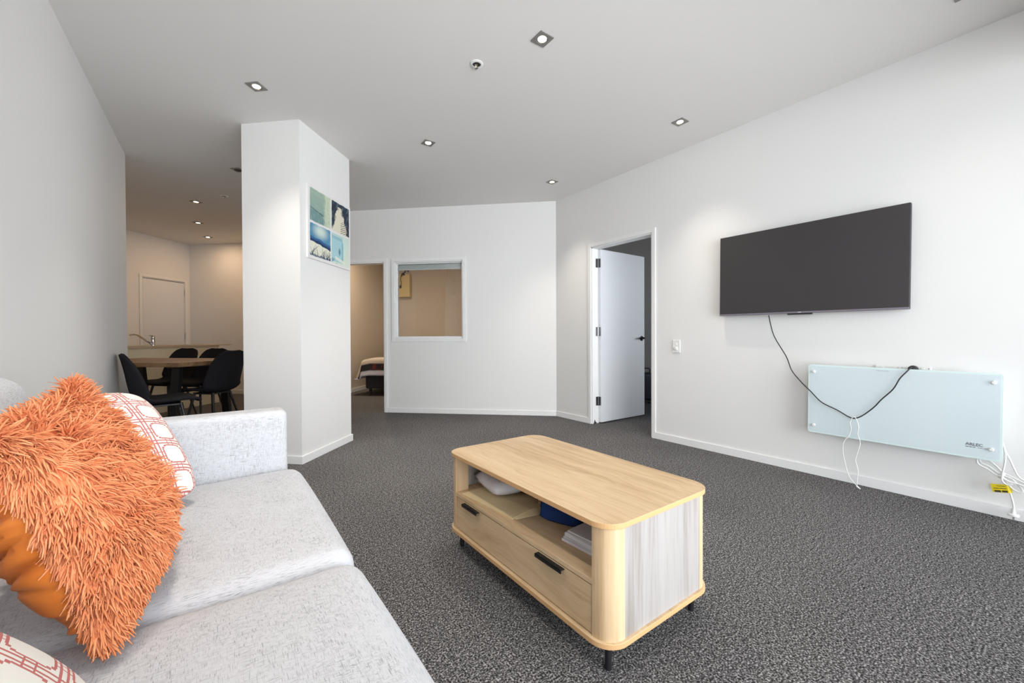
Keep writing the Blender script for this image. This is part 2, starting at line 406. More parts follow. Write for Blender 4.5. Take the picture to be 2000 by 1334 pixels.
# the leaf stands open at a right angle into the side room; built in door_1's own frame: x along the wall, y out of the room side
yl = DY1 - YF                                        # hinge jamb
leaf = MB().box((yl - 0.052, -0.885, 0.012), (yl - 0.014, -0.098, DH - 0.017)).build('leaf', M_DOOR, d1, bevel=0.002)
for z in (0.20, 0.985, 1.755):
    h = MB()
    h.tube([(yl - 0.020, -0.090, z), (yl - 0.020, -0.090, z + 0.1)], 0.0065, 10)
    h.box((yl - 0.016, -0.086, z), (yl - 0.0125, -0.056, z + 0.1)).box((yl - 0.052, -0.098, z), (yl - 0.02, -0.0945, z + 0.1))
    h.build('hinge', M_DKCHROME, d1)
hd = MB().lathe([(0.024, 0), (0.030, 0.004), (0.030, 0.010)], 24, (yl - 0.052 - 0.010, -0.825, 0.955), 'x').build('handle', M_DKCHROME, d1, smooth=35)
MB().tube(smooth_path([(yl - 0.06, -0.825, 0.955), (yl - 0.095, -0.825, 0.956), (yl - 0.105, -0.80, 0.958), (yl - 0.103, -0.76, 0.962), (yl - 0.098, -0.705, 0.956)]), 0.011, 10).build('lever', M_DKCHROME, hd, smooth=True)
MB().box((yl - 0.062, -0.105, 0.0), (yl - 0.052, -0.088, 0.001)).build('floor_guide', M_BLACKM, d1)
# torn dark patch at the foot of the hinge jamb
MB().prism([(0, 0), (0.05, 0), (0.045, 0.018), (0.036, 0.012), (0.03, 0.03), (0.02, 0.045), (0.012, 0.02)], 0, 0.0012).build('chipped_corner', M_DARKHOLE, d1, loc=(yl - 0.0155, -0.014, 0.001), rot=(R(90), 0, R(-90)))

d2 = opening_trim('door_2', BC - E2 * 2.95, BC, 2.95 - 0.835, 2.95 - 0.10, 1.972, 0.02, width=0.042)
MB().box((2.95 - 0.82, -0.003, 0.01), (2.95 - 0.117, 0.0, 1.948)).build('leaf', M_DOOR, d2, bevel=0.001)
MB().box((2.95 - 0.82, -0.001, 1.949), (2.95 - 0.117, 0.001, 1.957)).build('gap', M_DARKHOLE, d2)
for z in (0.19, 0.97, 1.735):
    MB().tube([(2.95 - 0.108, -0.012, z), (2.95 - 0.108, -0.012, z + 0.1)], 0.008, 10).build('hinge', M_ALU, d2)
# ------------------------------------------------------------------ ceiling fittings
M_LFRAME = mat('brushed_lamp_frame', (0.30, 0.29, 0.275, 1), 0.5, metal=0.6)
M_LENS = mat('lit_lamp_lens', (1, 0.95, 0.85, 1), 0.4, emit=(1.0, 0.86, 0.62, 1), estr=14)
def downlight(x, y, rot, label, power=27, lit=True, warm=(1.0, 0.90, 0.77), wide=False):
    t = thing('downlight', label, 'ceiling light', (x, y, H), rot, 'square downlights in the ceiling')
    s, r0, n = 0.0465, 0.0335, 32
    sq = []
    for k in range(n):
        a = 2 * PI * k / n + PI / 4; c, d = math.cos(a), math.sin(a); q = s / max(abs(c), abs(d)); sq.append((c * q, d * q))
    ci = [(r0 * math.cos(2 * PI * k / n + PI / 4), r0 * math.sin(2 * PI * k / n + PI / 4)) for k in range(n)]
    vs = [(x_, y_, -0.005) for x_, y_ in sq] + [(x_, y_, -0.005) for x_, y_ in ci] + [(x_, y_, 0) for x_, y_ in sq] + [(x_, y_, 0.0) for x_, y_ in ci]
    fs = []
    for k in range(n):
        j = (k + 1) % n
        fs += [(k, j, n + j, n + k), (2 * n + k, 2 * n + j, j, k), (n + k, n + j, 3 * n + j, 3 * n + k)]
    MB().add(vs, fs).build('frame', M_LFRAME, t)
    MB().lathe([(0.0335, -0.004), (0.0335, -0.001), (0.024, -0.0008), (0.024, -0.0045)], 28, cap=False).build('bezel', M_LFRAME, t, smooth=40)
    if not lit: MB().lathe([(0.033, -0.0055), (0.005, -0.0056)], 24).build('lens', M_DARKHOLE, t)
    if lit:
        MB().lathe([(0.0245, -0.0012), (0.018, -0.0026), (0.006, -0.0032)], 24).build('lens', M_LENS, t, smooth=True)
        if wide: l = bpy.data.lights.new('lamp_light', 'AREA'); l.shape = 'DISK'; l.size = 0.045
        else: l = bpy.data.lights.new('lamp_light', 'SPOT'); l.spot_size = R(84); l.spot_blend = 1.0; l.shadow_soft_size = 0.022
        l.energy = power; l.color = warm
        lo = bpy.data.objects.new('lamp_light', l); COL.objects.link(lo); lo.parent = t; lo.location = (0, 0, -0.008)
    return t
E1A = math.atan2(E1.y, E1.x)
downlight(1.50, 1.775, 0, 'square downlight above the coffee table, beside the ceiling sprinkler')
downlight(1.49, 3.285, 0, 'square downlight in the middle of the ceiling, between pillar and far wall', 50)
downlight(2.95, 1.83, 0, 'square downlight high beside the right wall, above the television')
downlight(2.95, 3.335, 0, 'square downlight closest to the corner of far wall and door wall', 30)
downlight(2.985, 0.325, 0, 'square downlight cut by the top edge of the picture near the right wall', 5)
downlight(0.04, 1.775, 0, 'added square downlight above the sofa, out of sight over the left of the picture', 32)  # unseen lamp continuing the grid, added to brighten the sofa and drawer
downlight(0.04, 0.36, 0, 'added square downlight over the near end of the sofa, out of sight behind the camera', 20)  # second unseen grid lamp, added for more light on the sofa
downlight(1.49, 0.36, 0, 'square downlight between the sofa end and window wall, out of sight overhead', 12)
downlight(0.228, 3.212, E1A, 'square downlight in front of the white pillar, angled to its face', 32)
downlight(0.185, 4.90, E1A, 'unlit dark downlight half hidden by the upper left edge of the pillar', lit=False)
downlight(-0.193, 6.332, E1A, 'square downlight over the dining table, first of three towards the kitchen', 1.9, warm=(1.0, 0.68, 0.42), wide=True)
downlight(-0.206, 7.456, E1A, 'square downlight over the kitchen bench, middle of three towards the kitchen door', 1.9, warm=(1.0, 0.68, 0.42), wide=True)
downlight(-0.107, 8.413, E1A, 'square downlight deepest in the kitchen, last of three before its corner', 1.9, warm=(1.0, 0.68, 0.42), wide=True)
downlight(0.62, 8.0, E1A, 'square downlight in the kitchen hidden behind the pillar', 1.9, warm=(1.0, 0.68, 0.42), wide=True)
q = far(-2.9, 1.2); downlight(q.x, q.y, E1A, 'added square downlight inside the bedroom, out of sight above its doorway', 14, warm=(1.0, 0.80, 0.60), wide=True)  # unseen lamp added to lift the dim bedroom

def sprinkler(x, y, label):
    t = thing('fire_sprinkler', label, 'sprinkler', (x, y, H), 0.4, 'ceiling fire sprinklers')
    MB().lathe([(0.040, -0.0), (0.040, -0.003), (0.034, -0.006), (0.026, -0.006), (0.026, 0.0)], 28, cap=False).build('escutcheon', M_WHITEP, t, smooth=40)
    MB().lathe([(0.026, -0.0005), (0.010, -0.001)], 24).build('cup', M_DARKHOLE, t)
    MB().tube(smooth_path([(-0.011, 0, -0.001), (-0.013, 0, -0.014), (-0.004, 0, -0.027)]), 0.0025, 6).tube(smooth_path([(0.011, 0, -0.001), (0.013, 0, -0.014), (0.004, 0, -0.027)]), 0.0025, 6).build('yoke', M_CHROME, t, smooth=True)
    MB().tube([(0, 0, -0.003), (0, 0, -0.025)], 0.003, 8).build('bulb', mat('sprinkler_bulb', (0.5, 0.42, 0.2, 1), 0.2), t, smooth=True)
    MB().lathe([(0.005, -0.024), (0.013, -0.030), (0.013, -0.0315), (0.003, -0.034)], 16).build('deflector', M_CHROME, t, smooth=40)
sprinkler(1.308, 2.171, 'recessed fire sprinkler in the living room ceiling beside the largest downlight')
sprinkler(0.084, 5.894, 'small fire sprinkler in the dining ceiling left of the pillar')

# ------------------------------------------------------------------ right wall: switch, television, heater, cords
WR = R(-90)                                          # local x runs along the wall away from the far corner, -y faces the room
sw = thing('light_switch', 'white wall switch plate with a round dimmer knob beside the open door', 'switch', (XR, 2.142, 0.827), WR)
MB().box((-0.037, -0.009, 0), (0.037, 0, 0.116)).build('plate', M_WHITEP, sw, bevel=0.003)
MB().box((-0.008, -0.013, 0.070), (0.008, -0.008, 0.088)).build('rocker', M_WHITEP, sw, bevel=0.002)
MB().lathe([(0.0165, -0.009), (0.0155, -0.020), (0.012, -0.022)], 24, (0, 0, 0.036), 'y').build('dimmer_knob', M_WHITEP, sw, smooth=35)

M_SCREEN = mat('television_screen', (0.040, 0.036, 0.038, 1), 0.42, spec=0.5)
M_BEZEL = mat('television_bezel', (0.30, 0.27, 0.33, 1), 0.35, metal=0.7)
tv = thing('television', 'large black flat television hung on the right wall', 'television', (XR, 1.1535, 1.135), WR)
tv.rotation_euler = (0, R(0.45), WR)
MB().box((-0.565, -0.062, 0.0), (0.565, -0.028, 0.632)).build('casing', M_BLACKP, tv, bevel=0.003)
MB().box((-0.562, -0.0635, 0.013), (0.562, -0.060, 0.630)).build('screen', M_SCREEN, tv)
MB().box((-0.565, -0.066, 0.0), (0.565, -0.058, 0.012)).build('bottom_bezel', M_BEZEL, tv, bevel=0.002)
MB().box((-0.075, -0.066, -0.010), (0.075, -0.045, -0.0005)).build('sensor_bar', M_BLACKP, tv, bevel=0.002)
MB().box((-0.008, -0.0668, 0.004), (0.012, -0.0655, 0.008)).build('badge', M_WHITEP, tv)
MB().box((-0.2, -0.03, 0.15), (0.2, -0.001, 0.45)).build('wall_bracket', M_BLACKM, tv)

M_HGLASS = mat('pale_blue_glass', (0.66, 0.755, 0.785, 1), 0.10, spec=0.5)
M_HEDGE = mat('glass_edge', (0.70, 0.84, 0.83, 1), 0.15)
ht = thing('panel_heater', 'pale blue glass panel heater on the right wall below the television', 'heater', (XR, 0.6585, 0.312), WR)
ht.rotation_euler = (0, R(0.45), WR)
MB().prism(rrect(-0.4315, 0.0, 0.4315, 0.463, 0.016), 0, 0.007).build('glass_panel', M_HEDGE, ht, bevel=0.0012, loc=(0, -0.092, 0), rot=(R(90), 0, 0))
MB().prism(rrect(-0.422, 0.010, 0.422, 0.453, 0.010), 0, 0.0012).build('glass_face', M_HGLASS, ht, loc=(0, -0.0985, 0), rot=(R(90), 0, 0))
MB().box((-0.40, -0.090, 0.03), (0.40, -0.045, 0.43)).build('rear_casing', M_WHITEP, ht, bevel=0.004)
for x in (-0.28, 0.28): MB().box((x - 0.03, -0.045, 0.15), (x + 0.03, 0.0, 0.33)).build('wall_bracket', M_ALU, ht)
for x, z in ((-0.398, 0.415), (0.398, 0.415), (-0.396, 0.052), (0.394, 0.062)):
    MB().lathe([(0.0095, -0.099), (0.0095, -0.106), (0.007, -0.110)], 20, (x, 0, z), 'y').build('fixing_cap', M_WHITEP, ht, smooth=35)
M_INK = mat('grey_print', (0.17, 0.19, 0.21, 1), 0.5)
text_obj('ARLEC', 0.021, 'logo', M_INK, ht, (0.302, -0.1002, 0.068), (R(90), 0, 0), 1.0, 0.0006)
for x0, x1, z0, z1 in ((0.302, 0.314, 0.0585, 0.0625), (0.316, 0.325, 0.058, 0.0625), (0.327, 0.338, 0.0585, 0.0622), (0.345, 0.364, 0.0590, 0.0610), (0.366, 0.379, 0.0590, 0.0610)): MB().box((x0, -0.1004, z0), (x1, -0.0996, z1)).build('small_print', M_INK, ht)
MB().box((-0.075, -0.1003, 0.443), (-0.015, -0.0996, 0.4475)).build('marking', mat('pale_marking', (0.48, 0.55, 0.57, 1), 0.5), ht)

so = thing('power_outlet', 'white four gang power outlet behind the top edge of the heater', 'power outlet', (XR, 0.628, 0.700), WR)
MB().box((-0.125, -0.011, 0), (0.125, 0, 0.088)).build('plate', M_WHITEP, so, bevel=0.003)
for x in (-0.09, -0.03, 0.03, 0.09): MB().box((x - 0.007, -0.015, 0.066), (x + 0.007, -0.010, 0.080)).build('switch', M_WHITEP, so, bevel=0.001)
for x in (-0.02, 0.0, 0.115): MB().lathe([(0.0022, -0.0115), (0.0022, -0.0105)], 10, (x, 0, 0.076), 'y').build('screw', M_DARKHOLE, so)

CORD = [(3.366,1.363,1.129),(3.338,1.317,0.978),(3.312,1.226,0.827),(3.285,1.183,0.734),(3.285,1.128,0.659),(3.285,1.066,0.593),(3.285,1.006,0.529),(3.285,0.921,0.488),(3.285,0.859,0.452),(3.285,0.826,0.449),(3.285,0.788,0.474),(3.285,0.737,0.53),(3.285,0.701,0.583),(3.285,0.648,0.652),(3.285,0.619,0.717),(3.287,0.591,0.758),(3.300,0.573,0.786)]
USB1 = [(3.283,0.842,0.449),(3.283,0.852,0.418),(3.283,0.848,0.379),(3.283,0.856,0.336),(3.283,0.883,0.29),(3.283,0.889,0.248),(3.283,0.887,0.203),(3.283,0.877,0.153),(3.283,0.867,0.104),(3.283,0.85,0.06),(3.283,0.826,0.03),(3.283,0.818,0.022)]
USB2 = [(3.283,0.842,0.449),(3.281,0.832,0.458),(3.283,0.822,0.446),(3.283,0.81,0.396),(3.283,0.814,0.352),(3.283,0.801,0.299),(3.283,0.81,0.25),(3.283,0.824,0.181),(3.283,0.812,0.125),(3.283,0.814,0.074),(3.283,0.817,0.024)]
M_CORDB = mat('black_cord', (0.022, 0.022, 0.024, 1), 0.5); M_CORDW = mat('white_cord', (0.80, 0.80, 0.79, 1), 0.4)
tc = thing('power_lead', 'black power cord hanging from the television across the heater', 'cord', (3.36, 1.363, 1.13))
o0 = Vector(tc.location)
MB().tube([p - o0 for p in smooth_path(CORD)], 0.0034, 8).build('cable', M_CORDB, tc, smooth=True)
MB().lathe([(0.004, -0.02), (0.021, -0.012), (0.023, 0.0), (0.023, 0.016)], 20, (0, 0, 0), 'x').build('plug', M_BLACKP, tc, smooth=35, loc=Vector((3.345, 0.573, 0.772)) - o0)
MB().tube([Vector((3.300, 0.573, 0.786)) - o0, Vector((3.33, 0.573, 0.775)) - o0], 0.005, 8).build('strain_relief', M_BLACKP, tc, smooth=True)
uc = thing('charging_cable', 'thin white charging cable looped over the black cord, reaching the carpet', 'cable', (3.283, 0.818, 0.0))
o0 = Vector(uc.location)
MB().tube([p - o0 for p in smooth_path(USB1)], 0.0021, 7).tube([p - o0 for p in smooth_path(USB2)], 0.0021, 7).build('wire', M_CORDW, uc, smooth=True)
MB().tube([(0, 0.001, 0.021), (0, -0.010, 0.0105)], 0.0052, 10).tube([(0, -0.010, 0.0105), (0, -0.019, 0.0065)], 0.0038, 10).build('connector', M_WHITEP, uc, smooth=35)

WA=[(3.36,0.24,0.43),(3.33,0.228,0.40),(3.32,0.222,0.377),(3.32,0.218,0.345),(3.32,0.222,0.292),(3.32,0.229,0.242),(3.32,0.228,0.21),(3.32,0.212,0.195),(3.32,0.195,0.204)]
WB=[(3.36,0.24,0.43),(3.34,0.225,0.39),(3.33,0.219,0.368),(3.33,0.203,0.323),(3.33,0.183,0.261),(3.33,0.168,0.237),(3.33,0.140,0.220),(3.34,0.10,0.20)]
WC=[(3.35,0.315,0.33),(3.33,0.317,0.287),(3.33,0.303,0.27),(3.33,0.278,0.256),(3.33,0.255,0.237),(3.33,0.234,0.227),(3.33,0.203,0.211),(3.33,0.178,0.207),(3.33,0.14,0.196),(3.335,0.10,0.19)]
WD=[(3.35,0.31,0.33),(3.338,0.306,0.289),(3.338,0.276,0.272),(3.338,0.255,0.253),(3.338,0.234,0.238),(3.338,0.203,0.23),(3.338,0.183,0.208),(3.338,0.167,0.185),(3.338,0.163,0.171),(3.338,0.173,0.163),(3.338,0.193,0.173),(3.338,0.208,0.191),(3.34,0.224,0.217),(3.34,0.229,0.231)]
WE=[(3.355,0.303,0.33),(3.35,0.301,0.31),(3.345,0.274,0.3),(3.345,0.248,0.274),(3.345,0.229,0.25),(3.345,0.209,0.24),(3.345,0.178,0.224),(3.345,0.14,0.204),(3.34,0.10,0.19)]
WF=[(3.35,0.224,0.23),(3.345,0.211,0.19),(3.345,0.203,0.148),(3.345,0.196,0.114),(3.345,0.192,0.087),(3.345,0.192,0.067)]
hc = thing('heater_cord', 'white heater cord bundled in loops with a yellow warning tag and hanging plug', 'cord', (3.345, 0.192, 0.0))
o0 = Vector(hc.location)
mb = MB()
for P in (WA, WB, WC, WD, WE, WF): mb.tube([p - o0 for p in smooth_path(P)], 0.0042, 8)
mb.build('cable', M_CORDW, hc, smooth=True)
MB().tube([Vector((3.335, 0.238, 0.238)) - o0, Vector((3.335, 0.226, 0.231)) - o0], 0.017, 12).build('cable_tie', M_WHITEP, hc, smooth=35)
MB().lathe([(0.007, 0.068), (0.009, 0.052), (0.010, 0.045), (0.021, 0.042), (0.021, 0.034), (0.012, 0.030)], 24).build('plug', M_WHITEP, hc, smooth=35)
for dx in (-0.006, 0.006): MB().box((dx - 0.0015, -0.003, 0.014), (dx + 0.0015, 0.003, 0.032)).build('pin', M_ALU, hc)
M_TAG = mat('yellow_tag', (0.78, 0.60, 0.012, 1), 0.45)
tg = MB().add([Vector(p) - o0 for p in [(3.335,0.271,0.181),(3.333,0.214,0.192),(3.335,0.206,0.150),(3.337,0.262,0.140),(3.338,0.198,0.186),(3.342,0.196,0.152),(3.3365,0.271,0.181),(3.3345,0.214,0.192),(3.3365,0.206,0.150),(3.3385,0.262,0.140),(3.3395,0.198,0.186),(3.3435,0.196,0.152)]],
    [(0, 1, 2, 3), (1, 4, 5, 2), (9, 8, 7, 6), (8, 11, 10, 7), (0, 6, 7, 1), (1, 7, 10, 4), (4, 10, 11, 5), (5, 11, 8, 2), (2, 8, 9, 3), (3, 9, 6, 0)]).build('warning_tag', M_TAG, hc)
TM = mat('tag_print', (0.05, 0.035, 0.01, 1), 0.6)
def tagbar(a0, a1, b0, b1):
    P = lambda a, b: (Vector((3.3335, 0.2665, 0.178)) + Vector((-0.001, -0.050, 0.0095)) * a + Vector((0.002, -0.0085, -0.0375)) * b) - o0
    q = [P(a0, b0), P(a1, b0), P(a1, b1), P(a0, b1)]; n = Vector((-0.0004, 0, 0))
    return q + [v + n for v in q]
for a0, a1, b0, b1 in ((0.3, 0.95, 0.1, 0.16), (0.05, 0.45, 0.42, 0.5), (0.5, 0.95, 0.40, 0.48), (0.08, 0.52, 0.72, 0.98), (0.6, 0.98, 0.70, 0.95)):
    MB().add(tagbar(a0, a1, b0, b1), [(4, 5, 6, 7), (3, 2, 1, 0), (0, 1, 5, 4), (1, 2, 6, 5), (2, 3, 7, 6), (3, 0, 4, 7)]).build('print', TM, tg)

# ------------------------------------------------------------------ coffee table
ct = thing('coffee_table', 'light oak coffee table with rounded corners, open shelf and drawer', 'table', (1.138, 1.239, 0))
hx, hy = 0.2735, 0.4915; ZT, TT = 0.445, 0.016; ZB, TB = 0.104, 0.016; RC = 0.075
top = MB().prism(rrect(-hx, -hy, hx, hy, RC, 12), ZT - TT, ZT).build('top', M_OAK_Y, ct, bevel=0.0012)
bot = MB().prism(rrect(-hx, -hy, hx, hy, RC, 12), ZB - TB, ZB).build('bottom_panel', M_OAK_Y, ct, bevel=0.0012)
for o, z0 in ((top, ZT - TT), (bot, ZB - TB)):
    o.data.materials.append(M_OAK_EDGE)
    for p in o.data.polygons:
        if abs(p.normal.z) < 0.5: p.material_index = 1
ix, iy, PS = hx - 0.011, hy - 0.009, 0.066
def post(sx, sy):
    r = 0.060; pts = []
    cx, cy = ix - r, iy - r
    for k in range(11):
        a = R(90 * k / 10); pts.append((cx + r * math.cos(a), cy + r * math.sin(a)))
    pts += [(ix - PS, iy), (ix - PS, iy - PS), (ix, iy - PS)]
    pts = [(x * sx, y * sy) for x, y in pts]
    if sx * sy < 0: pts = pts[::-1]
    return MB().prism(pts, ZB, ZT - TT)
for sx in (-1, 1):
    for sy in (-1, 1): post(sx, sy).build('corner_post', M_OAK_Z, ct, smooth=30)
for sy in (-1, 1): MB().box((-ix + PS, sy * (iy - 0.001) - (0.018 if sy > 0 else 0), ZB), (ix - PS, sy * (iy - 0.001) + (0 if sy > 0 else 0.018), ZT - TT)).build('end_panel', M_OAK_GREY_Z, ct)
MB().box((ix - 0.02, -iy + PS, ZB), (ix - 0.004, iy - PS, ZT - TT)).build('back_panel', M_OAK_Y, ct)
ZS = 0.267
MB().box((-ix + 0.001, -iy + PS, ZS - 0.016), (ix - 0.02, iy - PS, ZS)).build('shelf', M_OAK_Y, ct, bevel=0.001)
for y0, y1 in ((-iy + 0.02, -iy + PS), (iy - PS, iy - 0.02)): MB().box((-ix + PS, y0, ZS - 0.016), (ix - 0.02, y1, ZS)).build('shelf_end', M_OAK_Y, ct)
dr = MB().box((-ix + 0.002, -iy + PS + 0.003, ZB + 0.004), (-ix + 0.02, iy - PS - 0.003, ZS - 0.020)).build('drawer', M_OAK_Y, ct, bevel=0.0008)
for y0, y1 in ((0.213, 0.336), (-0.300, -0.171)):
    hb = MB().box((-ix - 0.016, y0, ZS - 0.0255), (-ix + 0.003, y1, ZS - 0.0225)).box((-ix - 0.016, y0, ZS - 0.034), (-ix - 0.0125, y1, ZS - 0.0225)).build('handle', M_BLACKM, dr, bevel=0.0008)
for sx, sy in ((-1, -1), (1, -1), (-1, 1), (1, 1)):
    lg = MB().lathe([(0.0085, 0.0), (0.0098, 0.004), (0.0098, 0.02), (0.0105, 0.06), (0.011, ZB - TB)], 20, (sx * (hx - 0.055), sy * (hy - 0.052), 0)).build('leg', M_BLACKM, ct, smooth=40)

# things on its shelf
def slab(pts, th, lift=None):
    n = len(pts); b = [Vector((x, y, z)) for x, y, z in pts]; t_ = [v + Vector((0, 0, th)) for v in b]
    return MB().add(b + t_, [tuple(range(n - 1, -1, -1)), tuple(range(n, 2 * n))] + [(i, (i + 1) % n, n + (i + 1) % n, n + i) for i in range(n)])
M_MANILA = mat('manila_paper', (0.70, 0.56, 0.33, 1), 0.8); M_PAPER = mat('white_paper', (0.72, 0.71, 0.74, 1), 0.75)
en = thing('manila_envelope', 'buff manila envelope lying on the coffee table shelf under a white parcel', 'envelope', (1.0, 1.46, ZS))
MB().add([(-0.115, 0.155, 0.0005), (-0.082, -0.185, 0.0005), (0.125, -0.165, 0.0005), (0.09, 0.175, 0.0005),
          (-0.117, 0.157, 0.004), (-0.083, -0.186, 0.006), (0.02, -0.175, 0.012), (0.125, -0.163, 0.006), (0.09, 0.175, 0.004), (-0.02, 0.165, 0.005), (0.0, 0.0, 0.010)],
         [(3, 2, 1, 0), (0, 1, 5, 4), (1, 2, 7, 6, 5), (2, 3, 8, 7), (3, 0, 4, 9, 8), (4, 5, 10), (5, 6, 10), (6, 7, 10), (7, 8, 10), (8, 9, 10), (9, 4, 10)]).build('body', M_MANILA, en)
MB().add([(-0.080, -0.184, 0.0055), (0.02, -0.173, 0.0115), (0.127, -0.160, 0.006), (0.118, -0.205, 0.0012), (0.02, -0.212, 0.0012), (-0.07, -0.197, 0.0015)], [(0, 1, 4, 5), (1, 2, 3, 4)]).build('flap', M_MANILA, en)
def soft_block(lx, ly, lz, n=10, crown=0.6, wob=0.004, seed=1):
    g = np.random.default_rng(seed); ph = g.uniform(0, 6, 6)
    mb = MB(); N = n + 1; idx = {}
    for s in (1, -1):
        for i in range(N):
            for j in range(N):
                u, v = 2 * i / n - 1, 2 * j / n - 1
                if s < 0 and (i in (0, n) or j in (0, n)): idx[(s, i, j)] = idx[(1, i, j)]; continue
                h = ((1 - abs(u) ** 3) * (1 - abs(v) ** 3)) ** crown
                z = lz / 2 + s * lz / 2 * h + (wob * math.sin(5 * u + ph[0] + 3 * v) * math.sin(4 * v + ph[1]) * h if s > 0 else 0)
                idx[(s, i, j)] = len(mb.v); mb.v.append((u * lx / 2 * (1 - 0.03 * v * v), v * ly / 2 * (1 - 0.03 * u * u), max(z, 0.0)))
    for s in (1, -1):
        for i in range(n):
            for j in range(n):
                q = [idx[(s, i, j)], idx[(s, i + 1, j)], idx[(s, i + 1, j + 1)], idx[(s, i, j + 1)]]
                mb.f.append(tuple(q if s > 0 else q[::-1]))
    return mb
pk = thing('parcel', 'white plastic wrapped parcel on the manila envelope', 'parcel', (1.05, 1.54, ZS + 0.0125), R(80))
M_WRAP = mat('white_wrap', (0.66, 0.64, 0.66, 1), 0.38)
soft_block(0.25, 0.18, 0.075, 14, 0.45, 0.006, 3).build('package', M_WRAP, pk, smooth=True)
soft_block(0.05, 0.15, 0.012, 6, 0.5, 0.003, 5).build('wrap_end', M_WRAP, pk, smooth=True, loc=(0.115, 0.0, 0.004))
pc = thing('pouch', 'navy blue fabric pouch at the back of the coffee table shelf', 'pouch', (1.088, 1.165, ZS + 0.001), R(20))
M_NAVY = woven('navy_fabric', (0.018, 0.045, 0.16, 1), (0.01, 0.02, 0.07, 1), 0.5)
bd = MB()
secs = [(0.0, 0.052, 0.075), (0.008, 0.062, 0.088), (0.04, 0.060, 0.088), (0.08, 0.045, 0.086), (0.115, 0.022, 0.082), (0.125, 0.006, 0.078)]
sg = 20
for z, hx_, hy_ in secs:
    for k in range(sg):
        a = 2 * PI * k / sg; c, s_ = math.cos(a), math.sin(a)
        bd.v.append((hx_ * abs(c) ** 0.55 * (1 if c > 0 else -1), hy_ * abs(s_) ** 0.4 * (1 if s_ > 0 else -1) + 0.003 * math.sin(9 * a + z * 80), z))
for i in range(len(secs) - 1):
    for k in range(sg): bd.f.append((i * sg + k, i * sg + (k + 1) % sg, (i + 1) * sg + (k + 1) % sg, (i + 1) * sg + k))
bd.f += [tuple(range(sg - 1, -1, -1)), tuple(range((len(secs) - 1) * sg, len(secs) * sg))]
bd.build('body', M_NAVY, pc, smooth=50)
MB().box((-0.004, -0.07, 0.122), (0.004, 0.07, 0.129)).build('zip', M_BLACKP, pc, bevel=0.001)
MB().tube(smooth_path([(-0.03, 0.083, 0.10), (-0.045, 0.094, 0.085), (-0.05, 0.096, 0.055)]), 0.006, 8).build('zip_pull', mat('brown_cord', (0.10, 0.05, 0.025, 1), 0.7), pc, smooth=True)
MB().lathe([(0.011, 0), (0.011, 0.002)], 18, (0, 0, 0), 'x').build('badge', mat('pale_badge', (0.45, 0.40, 0.40, 1), 0.5), pc, loc=(-0.052, 0.058, 0.07), rot=(0, R(-25), R(-20)))
ps = thing('paper_stack', 'stack of white papers and booklets on the coffee table shelf', 'papers', (1.07, 0.955, ZS), R(3))
z = 0.0005
for k, (w_, l_, h_, dx, dy, r_) in enumerate([(0.205, 0.19, 0.009, 0, 0, 0), (0.20, 0.185, 0.004, 0.008, 0.004, 1.5), (0.195, 0.182, 0.013, 0.006, 0.0, -1), (0.20, 0.18, 0.003, 0.012, -0.004, 2), (0.195, 0.175, 0.006, 0.014, -0.003, 1)]):
    MB().box((-w_ / 2, -l_ / 2, 0), (w_ / 2, l_ / 2, h_ - 0.0006)).build('sheaf', M_PAPER, ps, loc=(dx, dy, z), rot=(0, 0, R(r_))); z += h_

# ------------------------------------------------------------------ sofa
def rbox(lx, ly, lz, r, n=14, bx=0, by=0, bz=0, top_only=False, seed=0, wob=0.0):
    """rounded, plumped box centred at origin"""
    g = np.random.default_rng(seed); ph = g.uniform(0, 6.28, 8)
    me = MB(); key = {}
    def vert(p):
        x, y, z_ = p
        q = Vector((x * lx / 2, y * ly / 2, z_ * lz / 2))
        c = Vector((max(-lx / 2 + r, min(lx / 2 - r, q.x)), max(-ly / 2 + r, min(ly / 2 - r, q.y)), max(-lz / 2 + r, min(lz / 2 - r, q.z))))
        d = q - c
        if d.length > 1e-9: q = c + d.normalized() * r
        ex, ey, ez = (1 - y * y) * (1 - z_ * z_), (1 - x * x) * (1 - z_ * z_), (1 - x * x) * (1 - y * y)
        q.x += bx * x * ex; q.y += by * y * ey
        if not (top_only and z_ < 0): q.z += bz * z_ * ez
        if wob: q.z += wob * math.sin(3.1 * x + ph[0]) * math.sin(2.7 * y + ph[1]) * (1 if z_ > 0 else 0)
        return q
    # non-uniform grid so the corner radius is sampled
    def grid(l):
        k = r / (l / 2); e = [-1 + k * (1 - math.cos(R(a))) for a in (0, 22, 45, 67, 90)]
        # corner samples follow the arc
        mid = list(np.linspace(-1 + k, 1 - k, n))[1:-1]
        e = [-1 + k * t for t in (0, 0.12, 0.35, 0.66, 1.0)]
        return e + mid + [-t for t in e[::-1]]
    gx, gy, gz = grid(lx), grid(ly), grid(lz)
    def vid(p):
        k = tuple(round(c, 5) for c in p)
        if k not in key: key[k] = len(me.v); me.v.append(tuple(vert(p)))
        return key[k]
    for (ga, gb, fix) in ((gx, gy, 2), (gy, gz, 0), (gz, gx, 1)):
        for s in (-1, 1):
            for i in range(len(ga) - 1):
                for j in range(len(gb) - 1):
                    q = []
                    for a, b in ((ga[i], gb[j]), (ga[i + 1], gb[j]), (ga[i + 1], gb[j + 1]), (ga[i], gb[j + 1])):
                        p = [0, 0, 0]; p[fix] = s; p[(fix + 1) % 3] = a; p[(fix + 2) % 3] = b; q.append(vid(p))
                    me.f.append(tuple(q if s > 0 else q[::-1]))
    return me
sofa = thing('sofa', 'light grey woven fabric two seat sofa against the left wall', 'sofa', (-0.2, 1.07, 0))
